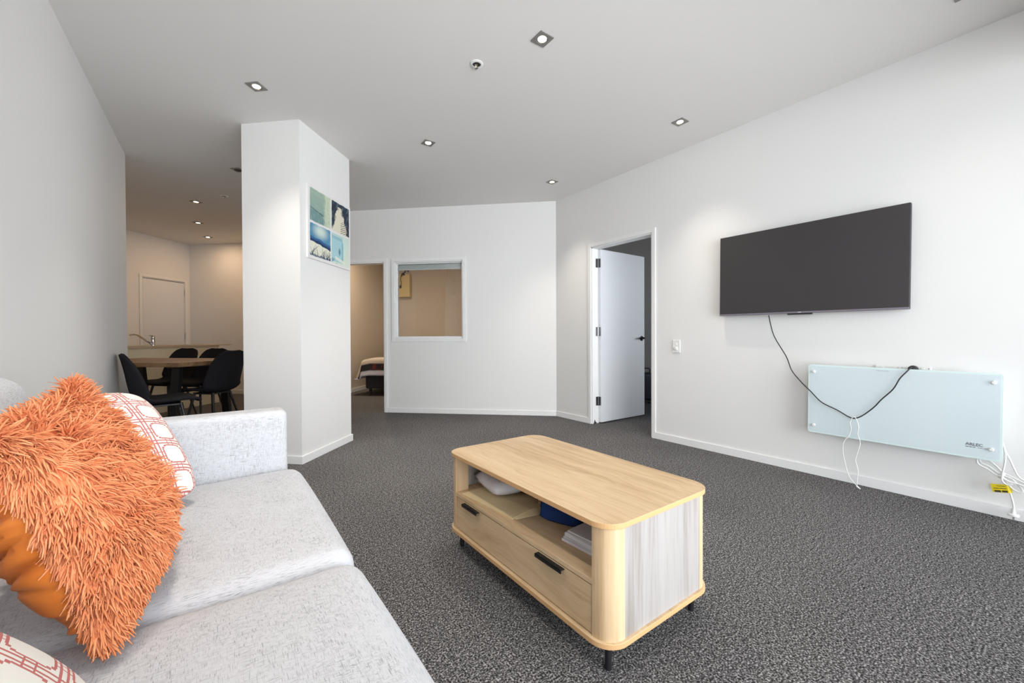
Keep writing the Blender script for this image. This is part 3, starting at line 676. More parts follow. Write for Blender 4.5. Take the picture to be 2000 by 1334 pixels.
def part(name, mb, m, parent, loc=(0, 0, 0), rot=(0, 0, 0)): return mb.build(name, m, parent, smooth=True, loc=loc, rot=rot)
part('base', rbox(0.80, 1.78, 0.20, 0.03, 6), M_SOFA, sofa, (-0.02, 0, 0.19))
for sy in (-1, 1): part('arm', rbox(0.86, 0.13, 0.59, 0.028, 8, by=0.003), M_SOFA, sofa, (0.01, sy * 0.945, 0.375))
part('back_frame', rbox(0.16, 1.78, 0.60, 0.04, 8), M_SOFA, sofa, (-0.365, 0, 0.42))
for sy in (-1, 1):
    part('seat_cushion', rbox(0.745, 0.878, 0.165, 0.055, 14, bx=0.012, bz=0.020, wob=0.004, seed=4 + sy, top_only=True), M_SOFA, sofa, (0.115, sy * 0.440, 0.345))
    part('back_cushion', rbox(0.145, 0.872, 0.45, 0.06, 12, bx=0.020, bz=0.030, seed=8 + sy), M_SOFA, sofa, (-0.312, sy * 0.440, 0.632), (0, R(-14), 0))
for sx, sy in ((-1, -1), (-1, 1), (1, -1), (1, 1)):
    MB().lathe([(0.016, 0), (0.022, 0.09)], 16, (0.33 * sx - 0.02, 0.82 * sy, 0)).build('leg', M_BLACKM, sofa, smooth=40)

# ------------------------------------------------------------------ throw pillows
def pillow_surface(u, v, w_, h_, t_, side, sag=0.0, rnd=0.0):
    a = 1 - 0.10 * (1 - v * v) * 0 ; pin = 0.07
    x = u * w_ / 2 * (1 - pin * (1 - v * v) * abs(u) ** 2); y = v * h_ / 2 * (1 - pin * (1 - u * u) * abs(v) ** 2)
    if rnd: x, y = u * w_ / 2 * (1 - rnd * v ** 4), v * h_ / 2 * (1 - rnd * u ** 4)
    if sag: y -= 0.045 * max(0, v) ** 2 * (1 - u) / 2
    k = max(0.0, (1 - u * u)) ** 0.55 * max(0.0, (1 - v * v)) ** 0.55
    return Vector((x, y, side * t_ / 2 * k * (1 - sag * v)))
def pillow_mesh(w_, h_, t_, n=28, sides=(1, -1), wrinkle=None, sag=0.0, rnd=0.0):
    mb = MB(); idx = {}
    sp = [math.sin(PI / 2 * (2 * i / n - 1)) for i in range(n + 1)]
    for s in sides:
        for i in range(n + 1):
            for j in range(n + 1):
                edge = i in (0, n) or j in (0, n)
                if edge and s == -1 and 1 in sides: idx[(s, i, j)] = idx[(1, i, j)]; continue
                p = pillow_surface(sp[i], sp[j], w_, h_, t_, s, sag, rnd)
                if wrinkle and not edge: p = wrinkle(p, sp[i], sp[j], s)
                idx[(s, i, j)] = len(mb.v); mb.v.append(tuple(p))
    for s in sides:
        for i in range(n):
            for j in range(n):
                q = [idx[(s, i, j)], idx[(s, i + 1, j)], idx[(s, i + 1, j + 1)], idx[(s, i, j + 1)]]
                mb.f.append(tuple(q if s > 0 else q[::-1]))
    return mb
def lattice_fabric():
    m = mat('cream_fabric_with_red_lattice', (0.8, 0.77, 0.70, 1), 0.9, spec=0.2); t = NT(m)
    o = t.mapping(t.obj(), (1, 1, 1)); s = t.n.new('ShaderNodeSeparateXYZ'); t.link(o, s.inputs[0])
    def cell(x, off): return t.math('SUBTRACT', t.math('FRACT', t.math('MULTIPLY_ADD', x, 1 / 0.088, off)), 0.5)
    a = t.math('ABSOLUTE', cell(s.outputs[0], 0.5)); b = t.math('ABSOLUTE', cell(s.outputs[1], 0.5))
    band = lambda v, lo, hi: t.math('MULTIPLY', t.math('GREATER_THAN', v, lo), t.math('LESS_THAN', v, hi))
    lines = t.math('MAXIMUM', band(a, 0.415, 0.462), band(b, 0.415, 0.462))
    # stepped medallion inside every cell
    q = lambda v: t.math('DIVIDE', t.math('FLOOR', t.math('MULTIPLY', v, 14)), 14)
    d = t.math('MAXIMUM', t.math('MAXIMUM', a, b), t.math('MULTIPLY', t.math('ADD', q(a), q(b)), 0.74))
    ring = band(d, 0.325, 0.372)
    link = t.math('MULTIPLY', t.math('MULTIPLY', t.math('LESS_THAN', t.math('MINIMUM', a, b), 0.10), t.math('GREATER_THAN', t.math('MINIMUM', a, b), 0.07)), t.math('GREATER_THAN', t.math('MAXIMUM', a, b), 0.37))
    k = t.math('MAXIMUM', t.math('MAXIMUM', lines, ring), link)
    mx = t.new('ShaderNodeMixRGB'); t.link(t.math('MULTIPLY', k, 0.9), mx.inputs[0])
    mx.inputs[1].default_value = (0.80, 0.775, 0.73, 1); mx.inputs[2].default_value = (0.50, 0.105, 0.095, 1)
    t.base(mx.outputs[0]); t.bump(t.noise(t.obj(), 500, 1), 0.15, 0.001)
    return m
M_LATT = lattice_fabric()
def place(o, origin, xv, yv):
    xv = Vector(xv).normalized(); yv = Vector(yv); yv = (yv - xv * yv.dot(xv)).normalized(); zv = xv.cross(yv)
    o.matrix_world = Matrix(((xv.x, yv.x, zv.x, origin[0]), (xv.y, yv.y, zv.y, origin[1]), (xv.z, yv.z, zv.z, origin[2]), (0, 0, 0, 1)))
def pillow(name, label, w_, h_, t_, bl, xv, yv):
    """bl: lower left corner seen from the front; x to the right along the lower edge, y up the face"""
    o = pillow_mesh(w_, h_, t_, rnd=0.13).build(name, M_LATT, smooth=True)
    xv = Vector(xv).normalized(); yv = Vector(yv).normalized()
    place(o, Vector(bl) + xv * w_ / 2 + yv * h_ / 2, xv, yv)
    tag(o, label, 'cushion', 'cream lattice cushions')
    return o
pillow('lattice_cushion', 'cream cushion with red lattice pattern tucked behind the shaggy orange cushion', 0.29, 0.44, 0.16,
       (-0.272, 1.487, 0.478), (0.824, 0.568, 0.0), (-0.40, 0.58, 0.71))
pillow('lattice_cushion', 'cream cushion with red lattice pattern in the lower left corner of the picture', 0.45, 0.43, 0.12,
       (-0.118, 0.345, 0.478), (0, 1, 0), (-0.70, 0.0, 0.70))

# shaggy orange cushion
oc = thing('shaggy_cushion', 'shaggy orange cushion with a smooth tan orange back leaning on the sofa', 'cushion', (-0.205, 1.19, 0.45))
xv, yv = Vector((0.02, 1, 0)).normalized(), Vector((-0.325, 0.0, 0.946))
PW, PH, PT = 0.50, 0.415, 0.19
def M_leather():
    m = mat('tan_orange_velvet', (0.60, 0.165, 0.025, 1), 0.42, spec=0.3); t = NT(m)
    n = t.noise(t.obj(), 9, 3); t.base(t.ramp(n, [(0.3, (0.66, 0.17, 0.022, 1)), (0.7, (0.80, 0.25, 0.05, 1))]))
    t.bump(t.noise(t.obj(), 260, 2), 0.12, 0.001); return m
ML = M_leather()
def wr(p, u, v, s):
    if s < 0:
        e = math.exp(-((u + 0.85) / 0.30) ** 2) + 0.12
        val = 0
        for fr_, ph0, a_ in ((15.0, 0.3, 1.0), (26.0, 0.62, 0.55)):
            ph = (p.y * fr_ + ph0 + 0.9 * u + 0.35 * math.sin(7 * u + 30 * p.y)) % 1 - 0.5
            val += a_ * math.exp(-(ph / 0.13) ** 2)
        p = p + Vector((0.006 * val * e, 0, 0.013 * val * e - 0.004 * e))
    return p
backm = pillow_mesh(PW, PH, PT * 1.15, 96, (-1,), wr, sag=0.1); bk = backm.build('smooth_back', ML, smooth=True)
fm = pillow_mesh(PW, PH, PT, 28, (1,), sag=0.38).build('front_cloth', mat('orange_backing', (0.66, 0.19, 0.07, 1), 0.9), smooth=True)
centre = Vector((-0.158, 1.182, 0.462)) + yv * PH / 2
for o in (bk, fm):
    place(o, centre, xv, yv); mw = o.matrix_world.copy(); o.parent = oc; o.matrix_parent_inverse = Matrix.Translation(-Vector(oc.location)); o.matrix_basis = mw
def fur():
    n = 27000
    zv = xv.cross(yv)
    B3 = np.array([[*xv], [*yv], [*zv]])                # rows: local axes in world
    g_loc = B3 @ np.array([0, 0, -1.0])
    u = rng.uniform(-1, 1, n); v = rng.uniform(-1, 1, n)
    u = np.sign(u) * np.abs(u) ** 0.85; v = np.sign(v) * np.abs(v) ** 0.85
    def surf(u, v):
        pin = 0.07
        x = u * PW / 2 * (1 - pin * (1 - v * v) * u * u); y = v * PH / 2 * (1 - pin * (1 - u * u) * v * v)
        y = y - 0.045 * np.maximum(0, v) ** 2 * (1 - u) / 2
        k = np.maximum(0, 1 - u * u) ** 0.55 * np.maximum(0, 1 - v * v) ** 0.55
        return np.stack([x, y, PT / 2 * k * (1 - 0.38 * v)], 1)
    ne = 4200; side = rng.integers(0, 4, ne); along = rng.uniform(-1, 1, ne); lim = rng.uniform(0.95, 0.999, ne)
    u[:ne] = np.where(side < 2, -lim, np.where(side == 2, lim, along)); v[:ne] = np.where(side < 3, along, lim)
    uu, vv = np.clip(u, -0.985, 0.985), np.clip(v, -0.985, 0.985)
    p = surf(uu, vv); e = 1e-3
    du = surf(uu + e, vv) - surf(uu - e, vv); dv = surf(uu, vv + e) - surf(uu, vv - e)
    nn = np.cross(du, dv); nn /= np.linalg.norm(nn, axis=1)[:, None]
    # tufts: neighbouring strands share a lean
    cl = rng.uniform(-1, 1, (330, 2)); d2 = ((uu[:, None] - cl[None, :, 0]) ** 2 + (vv[:, None] - cl[None, :, 1]) ** 2); ci = d2.argmin(1)
    lean = rng.normal(0, 0.52, (330, 3)); lean[:, 2] *= 0.3
    swirl = np.stack([np.sin(3.1 * vv + 1.0) + 0.7 * np.sin(5 * uu + 2), np.cos(2.7 * uu) * np.sin(4.2 * vv + 0.4), np.zeros(n)], 1) * 0.25
    out = np.stack([uu ** 5, vv ** 5 * 0.8, np.zeros(n)], 1) * 0.75
    out[:ne, 2] -= 0.5 * (side < 2)
    d0 = nn * 0.55 + lean[ci] + swirl + out + rng.normal(0, 0.14, (n, 3)) + g_loc * 0.50
    d0 /= np.linalg.norm(d0, axis=1)[:, None]
    L = rng.uniform(0.030, 0.052, n); rad = rng.uniform(0.0014, 0.0021, n)
    L[:ne] *= np.where(side < 2, 0.6, 1.0)
    K = 5; seg = 4
    pts = np.zeros((n, K, 3)); pts[:, 0] = p - nn * 0.002
    d = d0.copy()
    for k in range(1, K):
        d = d + g_loc * 0.30 + rng.normal(0, 0.15, (n, 3)); d /= np.linalg.norm(d, axis=1)[:, None]
        pts[:, k] = pts[:, k - 1] + d * (L / (K - 1))[:, None]
    s1 = np.cross(d0, rng.normal(0, 1, (n, 3))); s1 /= np.linalg.norm(s1, axis=1)[:, None]; s2 = np.cross(d0, s1)
    prof = np.array([0.9, 1.0, 1.0, 0.95, 0.62])
    ang = np.arange(seg) * 2 * PI / seg
    ring = (np.cos(ang)[None, :, None] * s1[:, None, :] + np.sin(ang)[None, :, None] * s2[:, None, :])
    V = pts[:, :, None, :] + ring[:, None, :, :] * (rad[:, None, None, None] * prof[None, :, None, None])
    V = V.reshape(-1, 3)
    Wz = centre.z + V @ np.array([xv.z, yv.z, zv.z]); V[:, 1] += np.maximum(0, 0.456 - Wz) / yv.z
    base = (np.arange(n) * K * seg)[:, None, None]; kk = (np.arange(K - 1) * seg)[None, :, None]; a = np.arange(seg)[None, None, :]; b = (a + 1) % seg
    F = np.stack([base + kk + a, base + kk + b, base + kk + seg + b, base + kk + seg + a], -1).reshape(-1, 4)
    me = bpy.data.meshes.new('shaggy_pile')
    me.vertices.add(len(V)); me.vertices.foreach_set('co', V.astype(np.float32).ravel())
    me.loops.add(F.size); me.loops.foreach_set('vertex_index', F.astype(np.int32).ravel())
    me.polygons.add(len(F)); me.polygons.foreach_set('loop_start', (np.arange(len(F)) * 4).astype(np.int32))
    me.polygons.foreach_set('use_smooth', [True] * len(F)); me.update(calc_edges=True); me.validate()
    m = mat('orange_shag', (0.8, 0.25, 0.08, 1), 0.75, spec=0.2); t = NT(m)
    gi = t.n.new('ShaderNodeNewGeometry')
    t.base(t.ramp(gi.outputs['Random Per Island'], [(0.0, (0.76, 0.26, 0.11, 1)), (0.5, (0.85, 0.325, 0.145, 1)), (1.0, (0.92, 0.39, 0.19, 1))]))
    me.materials.append(m)
    o = bpy.data.objects.new('shaggy_pile', me); COL.objects.link(o)
    place(o, centre, xv, yv); mw = o.matrix_world.copy(); o.parent = oc; o.matrix_parent_inverse = Matrix.Translation(-Vector(oc.location)); o.matrix_basis = mw
    o['kind'] = 'stuff'
fur()
# ------------------------------------------------------------------ picture on the pillar
def art():
    wA, hA, th = 0.632, 0.590, 0.016
    c = PC + Vector((0.690, 0.724)) * 0.386
    a = thing('canvas_picture', 'square canvas of four blue and green beach photographs on the pillar', 'picture', (c.x, c.y, 1.607), math.atan2(0.724, 0.690))
    a.rotation_euler = (0, R(0.6), math.atan2(0.724, 0.690))
    MB().box((-wA / 2, -th, 0), (wA / 2, 0, hA)).build('canvas', mat('white_canvas', (0.78, 0.77, 0.76, 1), 0.7), a, bevel=0.002)
    def fbm(x, y, s, seed):
        g = np.random.default_rng(seed); out = 0; amp = 1
        for k in range(4):
            ph = g.uniform(0, 6.28, 4); f = s * 2 ** k
            out = out + amp * np.sin(f * x + ph[0] + 1.7 * np.sin(f * 0.6 * y + ph[1])) * np.sin(f * y * 0.9 + ph[2] + 1.3 * np.sin(f * 0.5 * x + ph[3])); amp *= 0.55
        return out
    S = lambda r, g, b: np.array(srgb(r, g, b)[:3])
    mix = lambda c0, c1, t: c0 + (c1 - c0) * np.clip(t, 0, 1)[:, None]
    step = lambda a0, a1, x: np.clip((x - a0) / (a1 - a0), 0, 1) ** 2 * (3 - 2 * np.clip((x - a0) / (a1 - a0), 0, 1))
    def p_fence(x, y):      # hazy green sea with a pale curtain of spray on the right
        c = mix(S(128, 160, 158) + 0 * x[:, None], S(160, 180, 165) + 0 * x[:, None], y + 0.15 * fbm(x, y * 6, 6, 1))
        c = mix(c, S(104, 138, 142) + 0 * x[:, None], step(0.40, 0.33, y) * 0.7)
        c = mix(c, S(40, 70, 80) + 0 * x[:, None], (np.abs(y - 0.36 + 0.18 * (x - 0.3)) < 0.012) * (x < 0.66) * 0.8)
        c = mix(c, S(208, 218, 190) + 0 * x[:, None], step(0.60, 0.78, x + 0.05 * fbm(x, y, 9, 2)) * 0.8)
        c = mix(c, S(150, 175, 150) + 0 * x[:, None], step(0.3, 1.2, fbm(x * 3, y, 12, 3)) * 0.5)
        return c
    def p_path(x, y):       # pale track climbing through dark dune grass
        c = mix(S(38, 48, 66) + 0 * x[:, None], S(92, 112, 124) + 0 * x[:, None], step(-0.2, 1.2, fbm(x * 1.5, y, 14, 4)))
        half = 0.06 + 0.40 * (1 - y) ** 1.4; cen = 0.40 + 0.12 * y + 0.04 * np.sin(7 * y)
        c = mix(c, S(222, 216, 196) + 0 * x[:, None], step(0.07, -0.05, np.abs(x - cen) - half + 0.06 * fbm(x, y, 15, 5)) * (y < 0.86))
        c = mix(c, S(35, 42, 58) + 0 * x[:, None], (np.sin(95 * (y - 0.55 * x) + 2.5 * fbm(x, y, 4, 6)) > 0.55) * (y < 0.46 - 0.2 * np.abs(x - 0.8)) * (x > 0.5) * 0.85)
        return c
    def p_wave(x, y):       # blue evening wave over dune grass
        c = mix(S(84, 142, 176) + 0 * x[:, None], S(204, 220, 210) + 0 * x[:, None], step(0.5, 0.05, np.hypot((x - 0.5) * 1.0, (y - 0.82) * 1.6)))
        wv = 0.62 - 0.10 * x + 0.02 * fbm(x, y, 7, 7)
        c = mix(c, S(52, 96, 142) + 0 * x[:, None], step(wv, wv - 0.03, y)); c = mix(c, S(20, 52, 96) + 0 * x[:, None], step(wv - 0.07, wv - 0.12, y))
        sh = 0.47 - 0.12 * x + 0.012 * fbm(x, y, 11, 8)
        c = mix(c, S(226, 226, 208) + 0 * x[:, None], step(sh, sh - 0.02, y))
        for k in range(34):
            g = np.random.default_rng(100 + k); x0 = g.uniform(-0.05, 1.0); b = g.uniform(-0.25, 0.45); hh = g.uniform(0.2, 0.42)
            yy = np.clip(y / hh, 0, 1); xc = x0 + b * yy ** 2
            c = mix(c, S(28, 44, 70) + 0 * x[:, None], (np.abs(x - xc) < 0.011 * (1.15 - yy)) * (y < hh) * 0.9)
        c = mix(c, S(52, 74, 104) + 0 * x[:, None], (y < 0.07 + 0.03 * fbm(x, y, 20, 9)) * 0.8)
        return c
    def p_jar(x, y):        # glass preserving jar
        c = mix(S(218, 228, 210) + 0 * x[:, None], S(200, 222, 216) + 0 * x[:, None], y)
        inside = (x > 0.02) & (x < 0.66 - 0.10 * np.maximum(0, y - 0.70) * 6) & (y < 0.90) & (y > 0.06)
        c = mix(c, S(158, 203, 212) + 0 * x[:, None], inside * 0.85)
        c = mix(c, S(110, 168, 190) + 0 * x[:, None], (inside & (np.abs(x - 0.60) < 0.03)) * 0.7)
        c = mix(c, S(90, 140, 165) + 0 * x[:, None], (np.abs(np.sin(y * 75)) > 0.86) * (y > 0.80) * (y < 0.95) * (x < 0.62) * 0.7)
        c = mix(c, S(52, 100, 140) + 0 * x[:, None], step(0.10, 0.02, np.hypot((x - 0.44) * 1.2, (y - 0.42) * 0.55)) * 0.8)
        c = mix(c, S(226, 232, 220) + 0 * x[:, None], (np.abs(y - 0.24 + 0.2 * x) < 0.05) * (x > 0.2) * (x < 0.75) * 0.9)
        c = mix(c, S(96, 150, 172) + 0 * x[:, None], (y < 0.16) * (x < 0.5) * step(0, 0.8, fbm(x, y, 13, 10)) * 0.8)
        return c
    n = 150
    m = mat('beach_print', (1, 1, 1, 1), 0.6, spec=0.3); t = NT(m); at = t.n.new('ShaderNodeVertexColor'); at.layer_name = 'print'; t.base(at.outputs[0])
    g0, g1 = 0.022, 0.012
    pw, ph_ = (wA - 2 * g0 - g1) / 2, (hA - 2 * g0 - g1) / 2
    for fn, x0, z0 in ((p_fence, -wA / 2 + g0, g0 + ph_ + g1), (p_path, g1 / 2, g0 + ph_ + g1), (p_wave, -wA / 2 + g0, g0), (p_jar, g1 / 2, g0)):
        U, V = np.meshgrid(np.linspace(0, 1, n), np.linspace(0, 1, n), indexing='ij'); U, V = U.ravel(), V.ravel()
        col = np.clip(fn(U, V), 0, 1)
        edge = np.minimum(np.minimum(U, 1 - U), np.minimum(V, 1 - V)) + 0.008 * fbm(U, V, 16, 11)
        col = np.where((edge < 0.012)[:, None], np.array([0.74, 0.74, 0.72]), col)
        me = bpy.data.meshes.new('photo_print'); P = np.stack([x0 + U * pw, np.full_like(U, -th - 0.0008), z0 + V * ph_], 1)
        i = np.arange(n - 1); I, J = np.meshgrid(i, i, indexing='ij'); I, J = I.ravel(), J.ravel()
        F = np.stack([I * n + J, (I + 1) * n + J, (I + 1) * n + J + 1, I * n + J + 1], 1)
        me.from_pydata(P.tolist(), [], F.tolist()); me.update()
        ca = me.color_attributes.new('print', 'FLOAT_COLOR', 'POINT'); ca.data.foreach_set('color', np.concatenate([col, np.ones((len(col), 1))], 1).astype(np.float32).ravel())
        me.materials.append(m); o = bpy.data.objects.new('photo_print', me); COL.objects.link(o); o.parent = a
art()

# ------------------------------------------------------------------ dining set
TC = Vector((-0.507, 5.66))
dt = thing('dining_table', 'brown oak dining table with black slanted legs beyond the sofa', 'dining table', (TC.x, TC.y, 0), E1A)
tw, td = 1.435, 0.877
def chamf(a, b, c): return [(-a + c, -b), (a - c, -b), (a, -b + c), (a, b - c), (a - c, b), (-a + c, b), (-a, b - c), (-a, -b + c)]
nb = 6
for k in range(nb):
    y0, y1 = -td / 2 + td * k / nb, -td / 2 + td * (k + 1) / nb - 0.0012
    MB().box((-tw / 2, y0, 0.71), (tw / 2, y1, 0.75)).build('plank', M_BROWN_X, dt, bevel=0.0015)
for sx in (-1, 1):
    for sy in (-1, 1):
        x = sx * (tw / 2 - 0.20); b0, b1 = sy * 0.26, sy * 0.33
        mb = MB(); w2, t2 = 0.042, 0.02
        vs = [(x - w2, b0 - t2, 0.71), (x + w2, b0 - t2, 0.71), (x + w2, b0 + t2, 0.71), (x - w2, b0 + t2, 0.71)]
        vs2 = [(x - w2, b1 - t2, 0), (x + w2, b1 - t2, 0), (x + w2, b1 + t2, 0), (x - w2, b1 + t2, 0)]
        mb.add(vs2 + vs, [(0, 3, 2, 1), (4, 5, 6, 7), (0, 1, 5, 4), (1, 2, 6, 5), (2, 3, 7, 6), (3, 0, 4, 7)]).build('leg', M_BLACKM, dt, bevel=0.002)
    MB().box((sx * (tw / 2 - 0.20) - 0.04, -0.34, 0.69), (sx * (tw / 2 - 0.20) + 0.04, 0.34, 0.71)).build('leg_rail', M_BLACKM, dt)

def make_chair(label):
    t = thing('dining_chair', label, 'chair', (0, 0, 0), 0, 'black fabric dining chairs')
    prof = [(0.215, 0.440), (0.20, 0.456), (0.14, 0.464), (0.05, 0.460), (-0.04, 0.450), (-0.11, 0.447), (-0.155, 0.458), (-0.185, 0.49), (-0.203, 0.545), (-0.217, 0.62), (-0.230, 0.70), (-0.243, 0.77), (-0.252, 0.812), (-0.258, 0.838), (-0.261, 0.853)]
    wid = [0.150, 0.180, 0.200, 0.210, 0.215, 0.218, 0.220, 0.221, 0.219, 0.213, 0.203, 0.184, 0.160, 0.128, 0.075]
    prof = smooth_path([(x, 0, z) for x, z in prof], 3); wid = [w_.x for w_ in smooth_path([(w_, 0, 0) for w_ in wid], 3)]
    n = 14; mb = MB(); m_ = len(prof)
    for i, p in enumerate(prof):
        s = i / (m_ - 1)
        dd = prof[min(i + 1, m_ - 1)] - prof[max(i - 1, 0)]; nrm = Vector((-dd.z, 0, dd.x)).normalized()      # towards the sitter
        if nrm.z < -0.2 : nrm = -nrm
        if s > 0.4 and nrm.x < 0: nrm = -nrm
        if s <= 0.4 and nrm.z < 0: nrm = -nrm
        curl = 0.012 + 0.065 * math.exp(-((s - 0.55) / 0.2) ** 2) + 0.02 * s
        if s > 0.75: curl *= (1 - s) / 0.25
        for j in range(n + 1):
            u = 2 * j / n - 1
            q = p + nrm * curl * abs(u) ** 2.4
            mb.v.append((q.x, u * wid[i], q.z))
    for i in range(m_ - 1):
        for j in range(n): mb.f.append((i * (n + 1) + j, i * (n + 1) + j + 1, (i + 1) * (n + 1) + j + 1, (i + 1) * (n + 1) + j))
    sh = mb.build('seat_shell', M_CHAIR, t, smooth=True)
    so_ = sh.modifiers.new('thick', 'SOLIDIFY'); so_.thickness = 0.026; so_.offset = 0.0
    ss = sh.modifiers.new('soft', 'SUBSURF'); ss.levels = 1; ss.render_levels = 1
    for sx in (-1, 1):
        for sy in (-1, 1):
            MB().tube([(0.10 * sx - 0.005, 0.10 * sy, 0.435), (0.185 * sx - 0.015, 0.185 * sy, 0.0)], [0.0135, 0.0085], 12).build('leg', M_BLACKM, t, smooth=40)
    MB().box((-0.115, -0.11, 0.418), (0.105, 0.11, 0.434)).build('seat_frame', M_BLACKM, t, bevel=0.003)
    return t
ch = make_chair('black dining chair in front of the table, turned side on near the left wall')
chairs = [((-0.365, 4.50), 12, None), ((-0.045, 5.175), math.degrees(math.atan2(-E1.y, -E1.x)) , 'black dining chair at the right end of the table, its back cut by the pillar'),
          ((-0.476, 6.390), math.degrees(math.atan2(-E2.y, -E2.x)), 'black dining chair behind the table, nearer the kitchen tap and seen from the front'),
          ((-0.17, 6.03), math.degrees(math.atan2(-E2.y, -E2.x)), 'black dining chair behind the table, its lower half hidden by the right end chair')]
for k, ((x, y), a, lab) in enumerate(chairs):
    c = ch if k == 0 else copy_tree(ch)
    c.location = (x, y, 0); c.rotation_euler = (0, 0, R(a))
    if lab: c['label'] = lab

# ------------------------------------------------------------------ kitchen bench
IB = Vector((0.02, 7.72)); EA = math.atan2(E2.y, E2.x)
kb = thing('kitchen_bench', 'cream kitchen island bench behind the dining table', 'bench', (IB.x, IB.y, 0), EA)
M_CREAM = mat('cream_laminate', (0.82, 0.73, 0.53, 1), 0.45); M_TOP = mat('stone_benchtop', (0.56, 0.45, 0.31, 1), 0.35)
# local x along the front face (E2), local y towards the kitchen (-E1)
MB().box((-1.75, 0.0, 0.0), (0.0, 0.60, 0.852)).build('carcass', M_CREAM, kb, bevel=0.002)
MB().box((-1.78, -0.012, 0.853), (0.0, 0.002, 0.887)).build('drop_edge', M_TOP, kb, bevel=0.002)
MB().box((-1.78, 0.002, 0.872), (0.24, 0.62, 0.887)).build('benchtop', M_TOP, kb, bevel=0.002)
MB().box((-1.20, 0.16, 0.8865), (-0.55, 0.52, 0.890)).box((-0.50, 0.16, 0.8865), (-0.1, 0.52, 0.891)).build('sink', mat('sink_steel', (0.55, 0.53, 0.50, 1), 0.3, metal=1), kb, bevel=0.002)
tp = thing('kitchen_tap', 'chrome mixer tap with a long raised spout on the kitchen bench', 'tap', (-0.600, 7.07, 0.887), EA)
p_ = Vector((-0.685, 7.152)) ; tp.location = (p_.x, p_.y, 0.8875)
MB().lathe([(0.026, 0), (0.026, 0.012), (0.022, 0.02), (0.022, 0.095), (0.0225, 0.097)], 20).build('body', M_CHROME, tp, smooth=40)
MB().tube([(-0.012, 0, 0.016), (-0.195, 0, 0.134), (-0.207, 0, 0.140), (-0.222, 0, 0.143), (-0.270, 0, 0.144), (-0.278, 0, 0.141), (-0.283, 0, 0.130)], 0.0115, 12).build('spout', M_CHROME, tp, smooth=True)
MB().lathe([(0.0225, 0.099), (0.0225, 0.118), (0.018, 0.128), (0.006, 0.131)], 20).build('cap', M_CHROME, tp, smooth=40)
MB().box((-0.062, -0.009, 0.124), (0.0, 0.009, 0.131)).build('lever', M_CHROME, tp, bevel=0.002, rot=(0, R(4), 0))

# ------------------------------------------------------------------ bedroom seen through doorway and window
BA = E1A
q = far(-3.27, 1.46)
bed = thing('bed', 'bed on a charcoal fabric base in the bedroom doorway', 'bed', (q.x, q.y, 0), BA)
part('base', rbox(1.5, 1.75, 0.235, 0.02, 6), M_BEDBASE, bed, (0.75, 0.88, 0.235))
part('mattress', rbox(1.5, 1.75, 0.20, 0.05, 8, bz=0.01), mat('white_mattress', (0.7, 0.69, 0.68, 1), 0.9), bed, (0.75, 0.88, 0.455))
for x, y in ((0.07, 0.05), (1.43, 0.05), (0.07, 1.68), (1.43, 1.68)):
    MB().lathe([(0.014, 0), (0.014, 0.05), (0.022, 0.055), (0.026, 0.125)], 14, (x, y, 0)).build('leg', M_BLACKP, bed, smooth=40)
def duvet():
    m = mat('patterned_duvet', (0.7, 0.62, 0.52, 1), 0.9); t = NT(m)
    at = t.n.new('ShaderNodeVertexColor'); at.layer_name = 'print'; t.base(at.outputs[0])
    # drape: s runs from the hanging foot hem over the top, r across the bed
    nr, ns = 90, 70; V, C = [], []
    cream, black, white, red = np.array((0.60, 0.53, 0.45)), np.array((0.016, 0.015, 0.018)), np.array((0.62, 0.62, 0.70)), np.array((0.13, 0.02, 0.02))
    for i in range(nr + 1):
        r_ = -0.36 + (1.86) * i / nr
        for j in range(ns + 1):
            s = 1.9 * j / ns - 0.31
            x = max(r_, -0.06); y = max(s, -0.05); z = 0.610
            z += 0.010 * math.sin(6 * r_ + 2 * s) * math.sin(5 * s + 1)
            over_x = max(0, -0.02 - r_); over_y = max(0, 0.0 - s)
            dz = over_x * 0.95 + over_y * 0.85
            if over_x > 0: x = -0.03 - 0.35 * over_x - 0.018 * math.sin(11 * s) * min(1, over_x * 6)
            if over_y > 0: y = -0.03 - 0.12 * over_y - 0.012 * math.sin(13 * r_) * min(1, over_y * 6)
            edge = max(0, 1 - math.hypot(max(0, r_ + 0.0), 0) / 0.12) * 0.02
            z -= dz + (edge if r_ > 0 else 0.02)
            V.append((x, y, max(z, 0.27)))
            c = cream
            if s < -0.215: c = white
            elif s < -0.085: c = black if not (0.12 < r_ < 0.34 and math.sin(40 * r_) * math.sin(35 * s) > 0.1) else red
            elif 0.03 < s < 0.40 and r_ > 0.10:
                k = math.hypot(((r_ * 9) % 1) - 0.5, ((s * 9) % 1) - 0.5)
                if 0.20 < k < 0.30 or k < 0.09: c = cream * 0.12
            if r_ < -0.31: c = white
            C.append((*c, 1))
    n1 = ns + 1
    F = [(i * n1 + j, (i + 1) * n1 + j, (i + 1) * n1 + j + 1, i * n1 + j + 1) for i in range(nr) for j in range(ns)]
    me = bpy.data.meshes.new('duvet'); me.from_pydata(V, [], F); me.update()
    ca = me.color_attributes.new('print', 'FLOAT_COLOR', 'POINT'); ca.data.foreach_set('color', np.array(C, np.float32).ravel())
    me.materials.append(m); o = bpy.data.objects.new('duvet', me); COL.objects.link(o); shade(o); o.location = (q.x, q.y, 0); o.rotation_euler = (0, 0, BA)
    so_ = o.modifiers.new('thick', 'SOLIDIFY'); so_.thickness = 0.02; so_.offset = 1
    tag(o, 'white and black patterned duvet hanging over the foot of the bed', 'duvet')
duvet()
qb = far(-3.30, 3.3)
bx_ = thing('wall_box', 'cream box high on the bedroom wall seen through the internal window', 'wall box', (qb.x, qb.y, 1.84), BA)
M_BOX = mat('cream_box', (0.66, 0.52, 0.24, 1), 0.7)
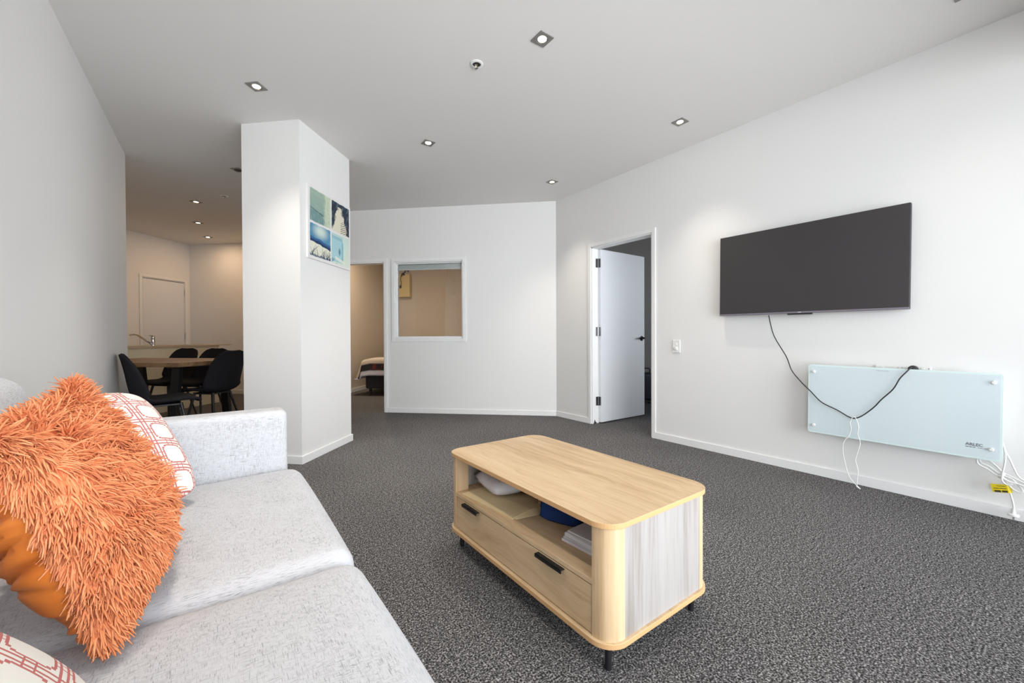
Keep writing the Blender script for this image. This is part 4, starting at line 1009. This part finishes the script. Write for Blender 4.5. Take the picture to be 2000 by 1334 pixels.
MB().box((-0.20, -0.14, 0), (0.15, 0, 0.48)).build('body', M_BOX, bx_, bevel=0.008)
lp = thing('clip_lamp', 'black clip lamp with a dangling cord on the cream bedroom wall box', 'lamp', (qb.x, qb.y, 2.30), BA)
MB().tube(smooth_path([(-0.02, -0.16, -0.03), (0.0, -0.165, 0.02), (0.05, -0.165, 0.045), (0.085, -0.165, 0.10), (0.11, -0.16, 0.12), (0.125, -0.16, 0.06)]), 0.012, 8).build('arm', M_BLACKP, lp, smooth=True)
MB().lathe([(0.012, 0.03), (0.035, 0.0), (0.038, -0.015)], 16, (0.02, -0.17, 0.01)).build('lamp_shade', M_BLACKP, lp, smooth=40)
MB().tube(smooth_path([(-0.02, -0.16, 0.0), (-0.045, -0.155, -0.08), (-0.03, -0.155, -0.16), (-0.035, -0.155, -0.23)]), 0.006, 8).build('cord', M_BLACKP, lp, smooth=True)
MB().lathe([(0.008, 0.03), (0.022, 0.0), (0.015, -0.03)], 14, (-0.045, -0.158, -0.245)).build('cord_switch', M_BLACKP, lp, smooth=40)
qw = far(-1.637, 0)
bl = thing('roller_blind', 'rolled up pale roller blind at the top of the internal window', 'blind', (qw.x, qw.y, 1.948), BA)
M_BLIND = mat('pale_green_blind', (0.56, 0.63, 0.61, 1), 0.6)
MB().tube([(-0.438, 0.088, -0.022), (0.438, 0.088, -0.022)], 0.018, 16).build('roll', M_BLIND, bl, smooth=40)
MB().box((-0.435, 0.070, -0.072), (0.435, 0.0715, -0.022)).build('fabric', M_BLIND, bl)
MB().box((-0.436, 0.065, -0.088), (0.436, 0.077, -0.070)).build('bottom_bar', mat('blind_bar', (0.70, 0.74, 0.74, 1), 0.4), bl, bevel=0.003)

# ------------------------------------------------------------------ side room
su = thing('suitcase', 'dark navy upright suitcase half hidden behind the open door', 'suitcase', (5.06, 3.80, 0), E1A)
M_CASE = mat('dark_navy_shell', (0.016, 0.018, 0.035, 1), 0.5)
part('shell', rbox(0.34, 0.20, 0.40, 0.035, 6), M_CASE, su, (0, 0, 0.25))
for x in (-0.13, 0.13): MB().lathe([(0.025, -0.012), (0.025, 0.012)], 16, (x, -0.06, 0.025), 'x').build('wheel', M_BLACKP, su, smooth=40)
MB().tube(smooth_path([(0.05, 0, 0.44), (0.05, 0, 0.50), (0.10, 0, 0.51), (0.15, 0, 0.50), (0.15, 0, 0.44)]), 0.008, 8).build('handle', M_BLACKP, su, smooth=True)
bpy.context.view_layer.update()
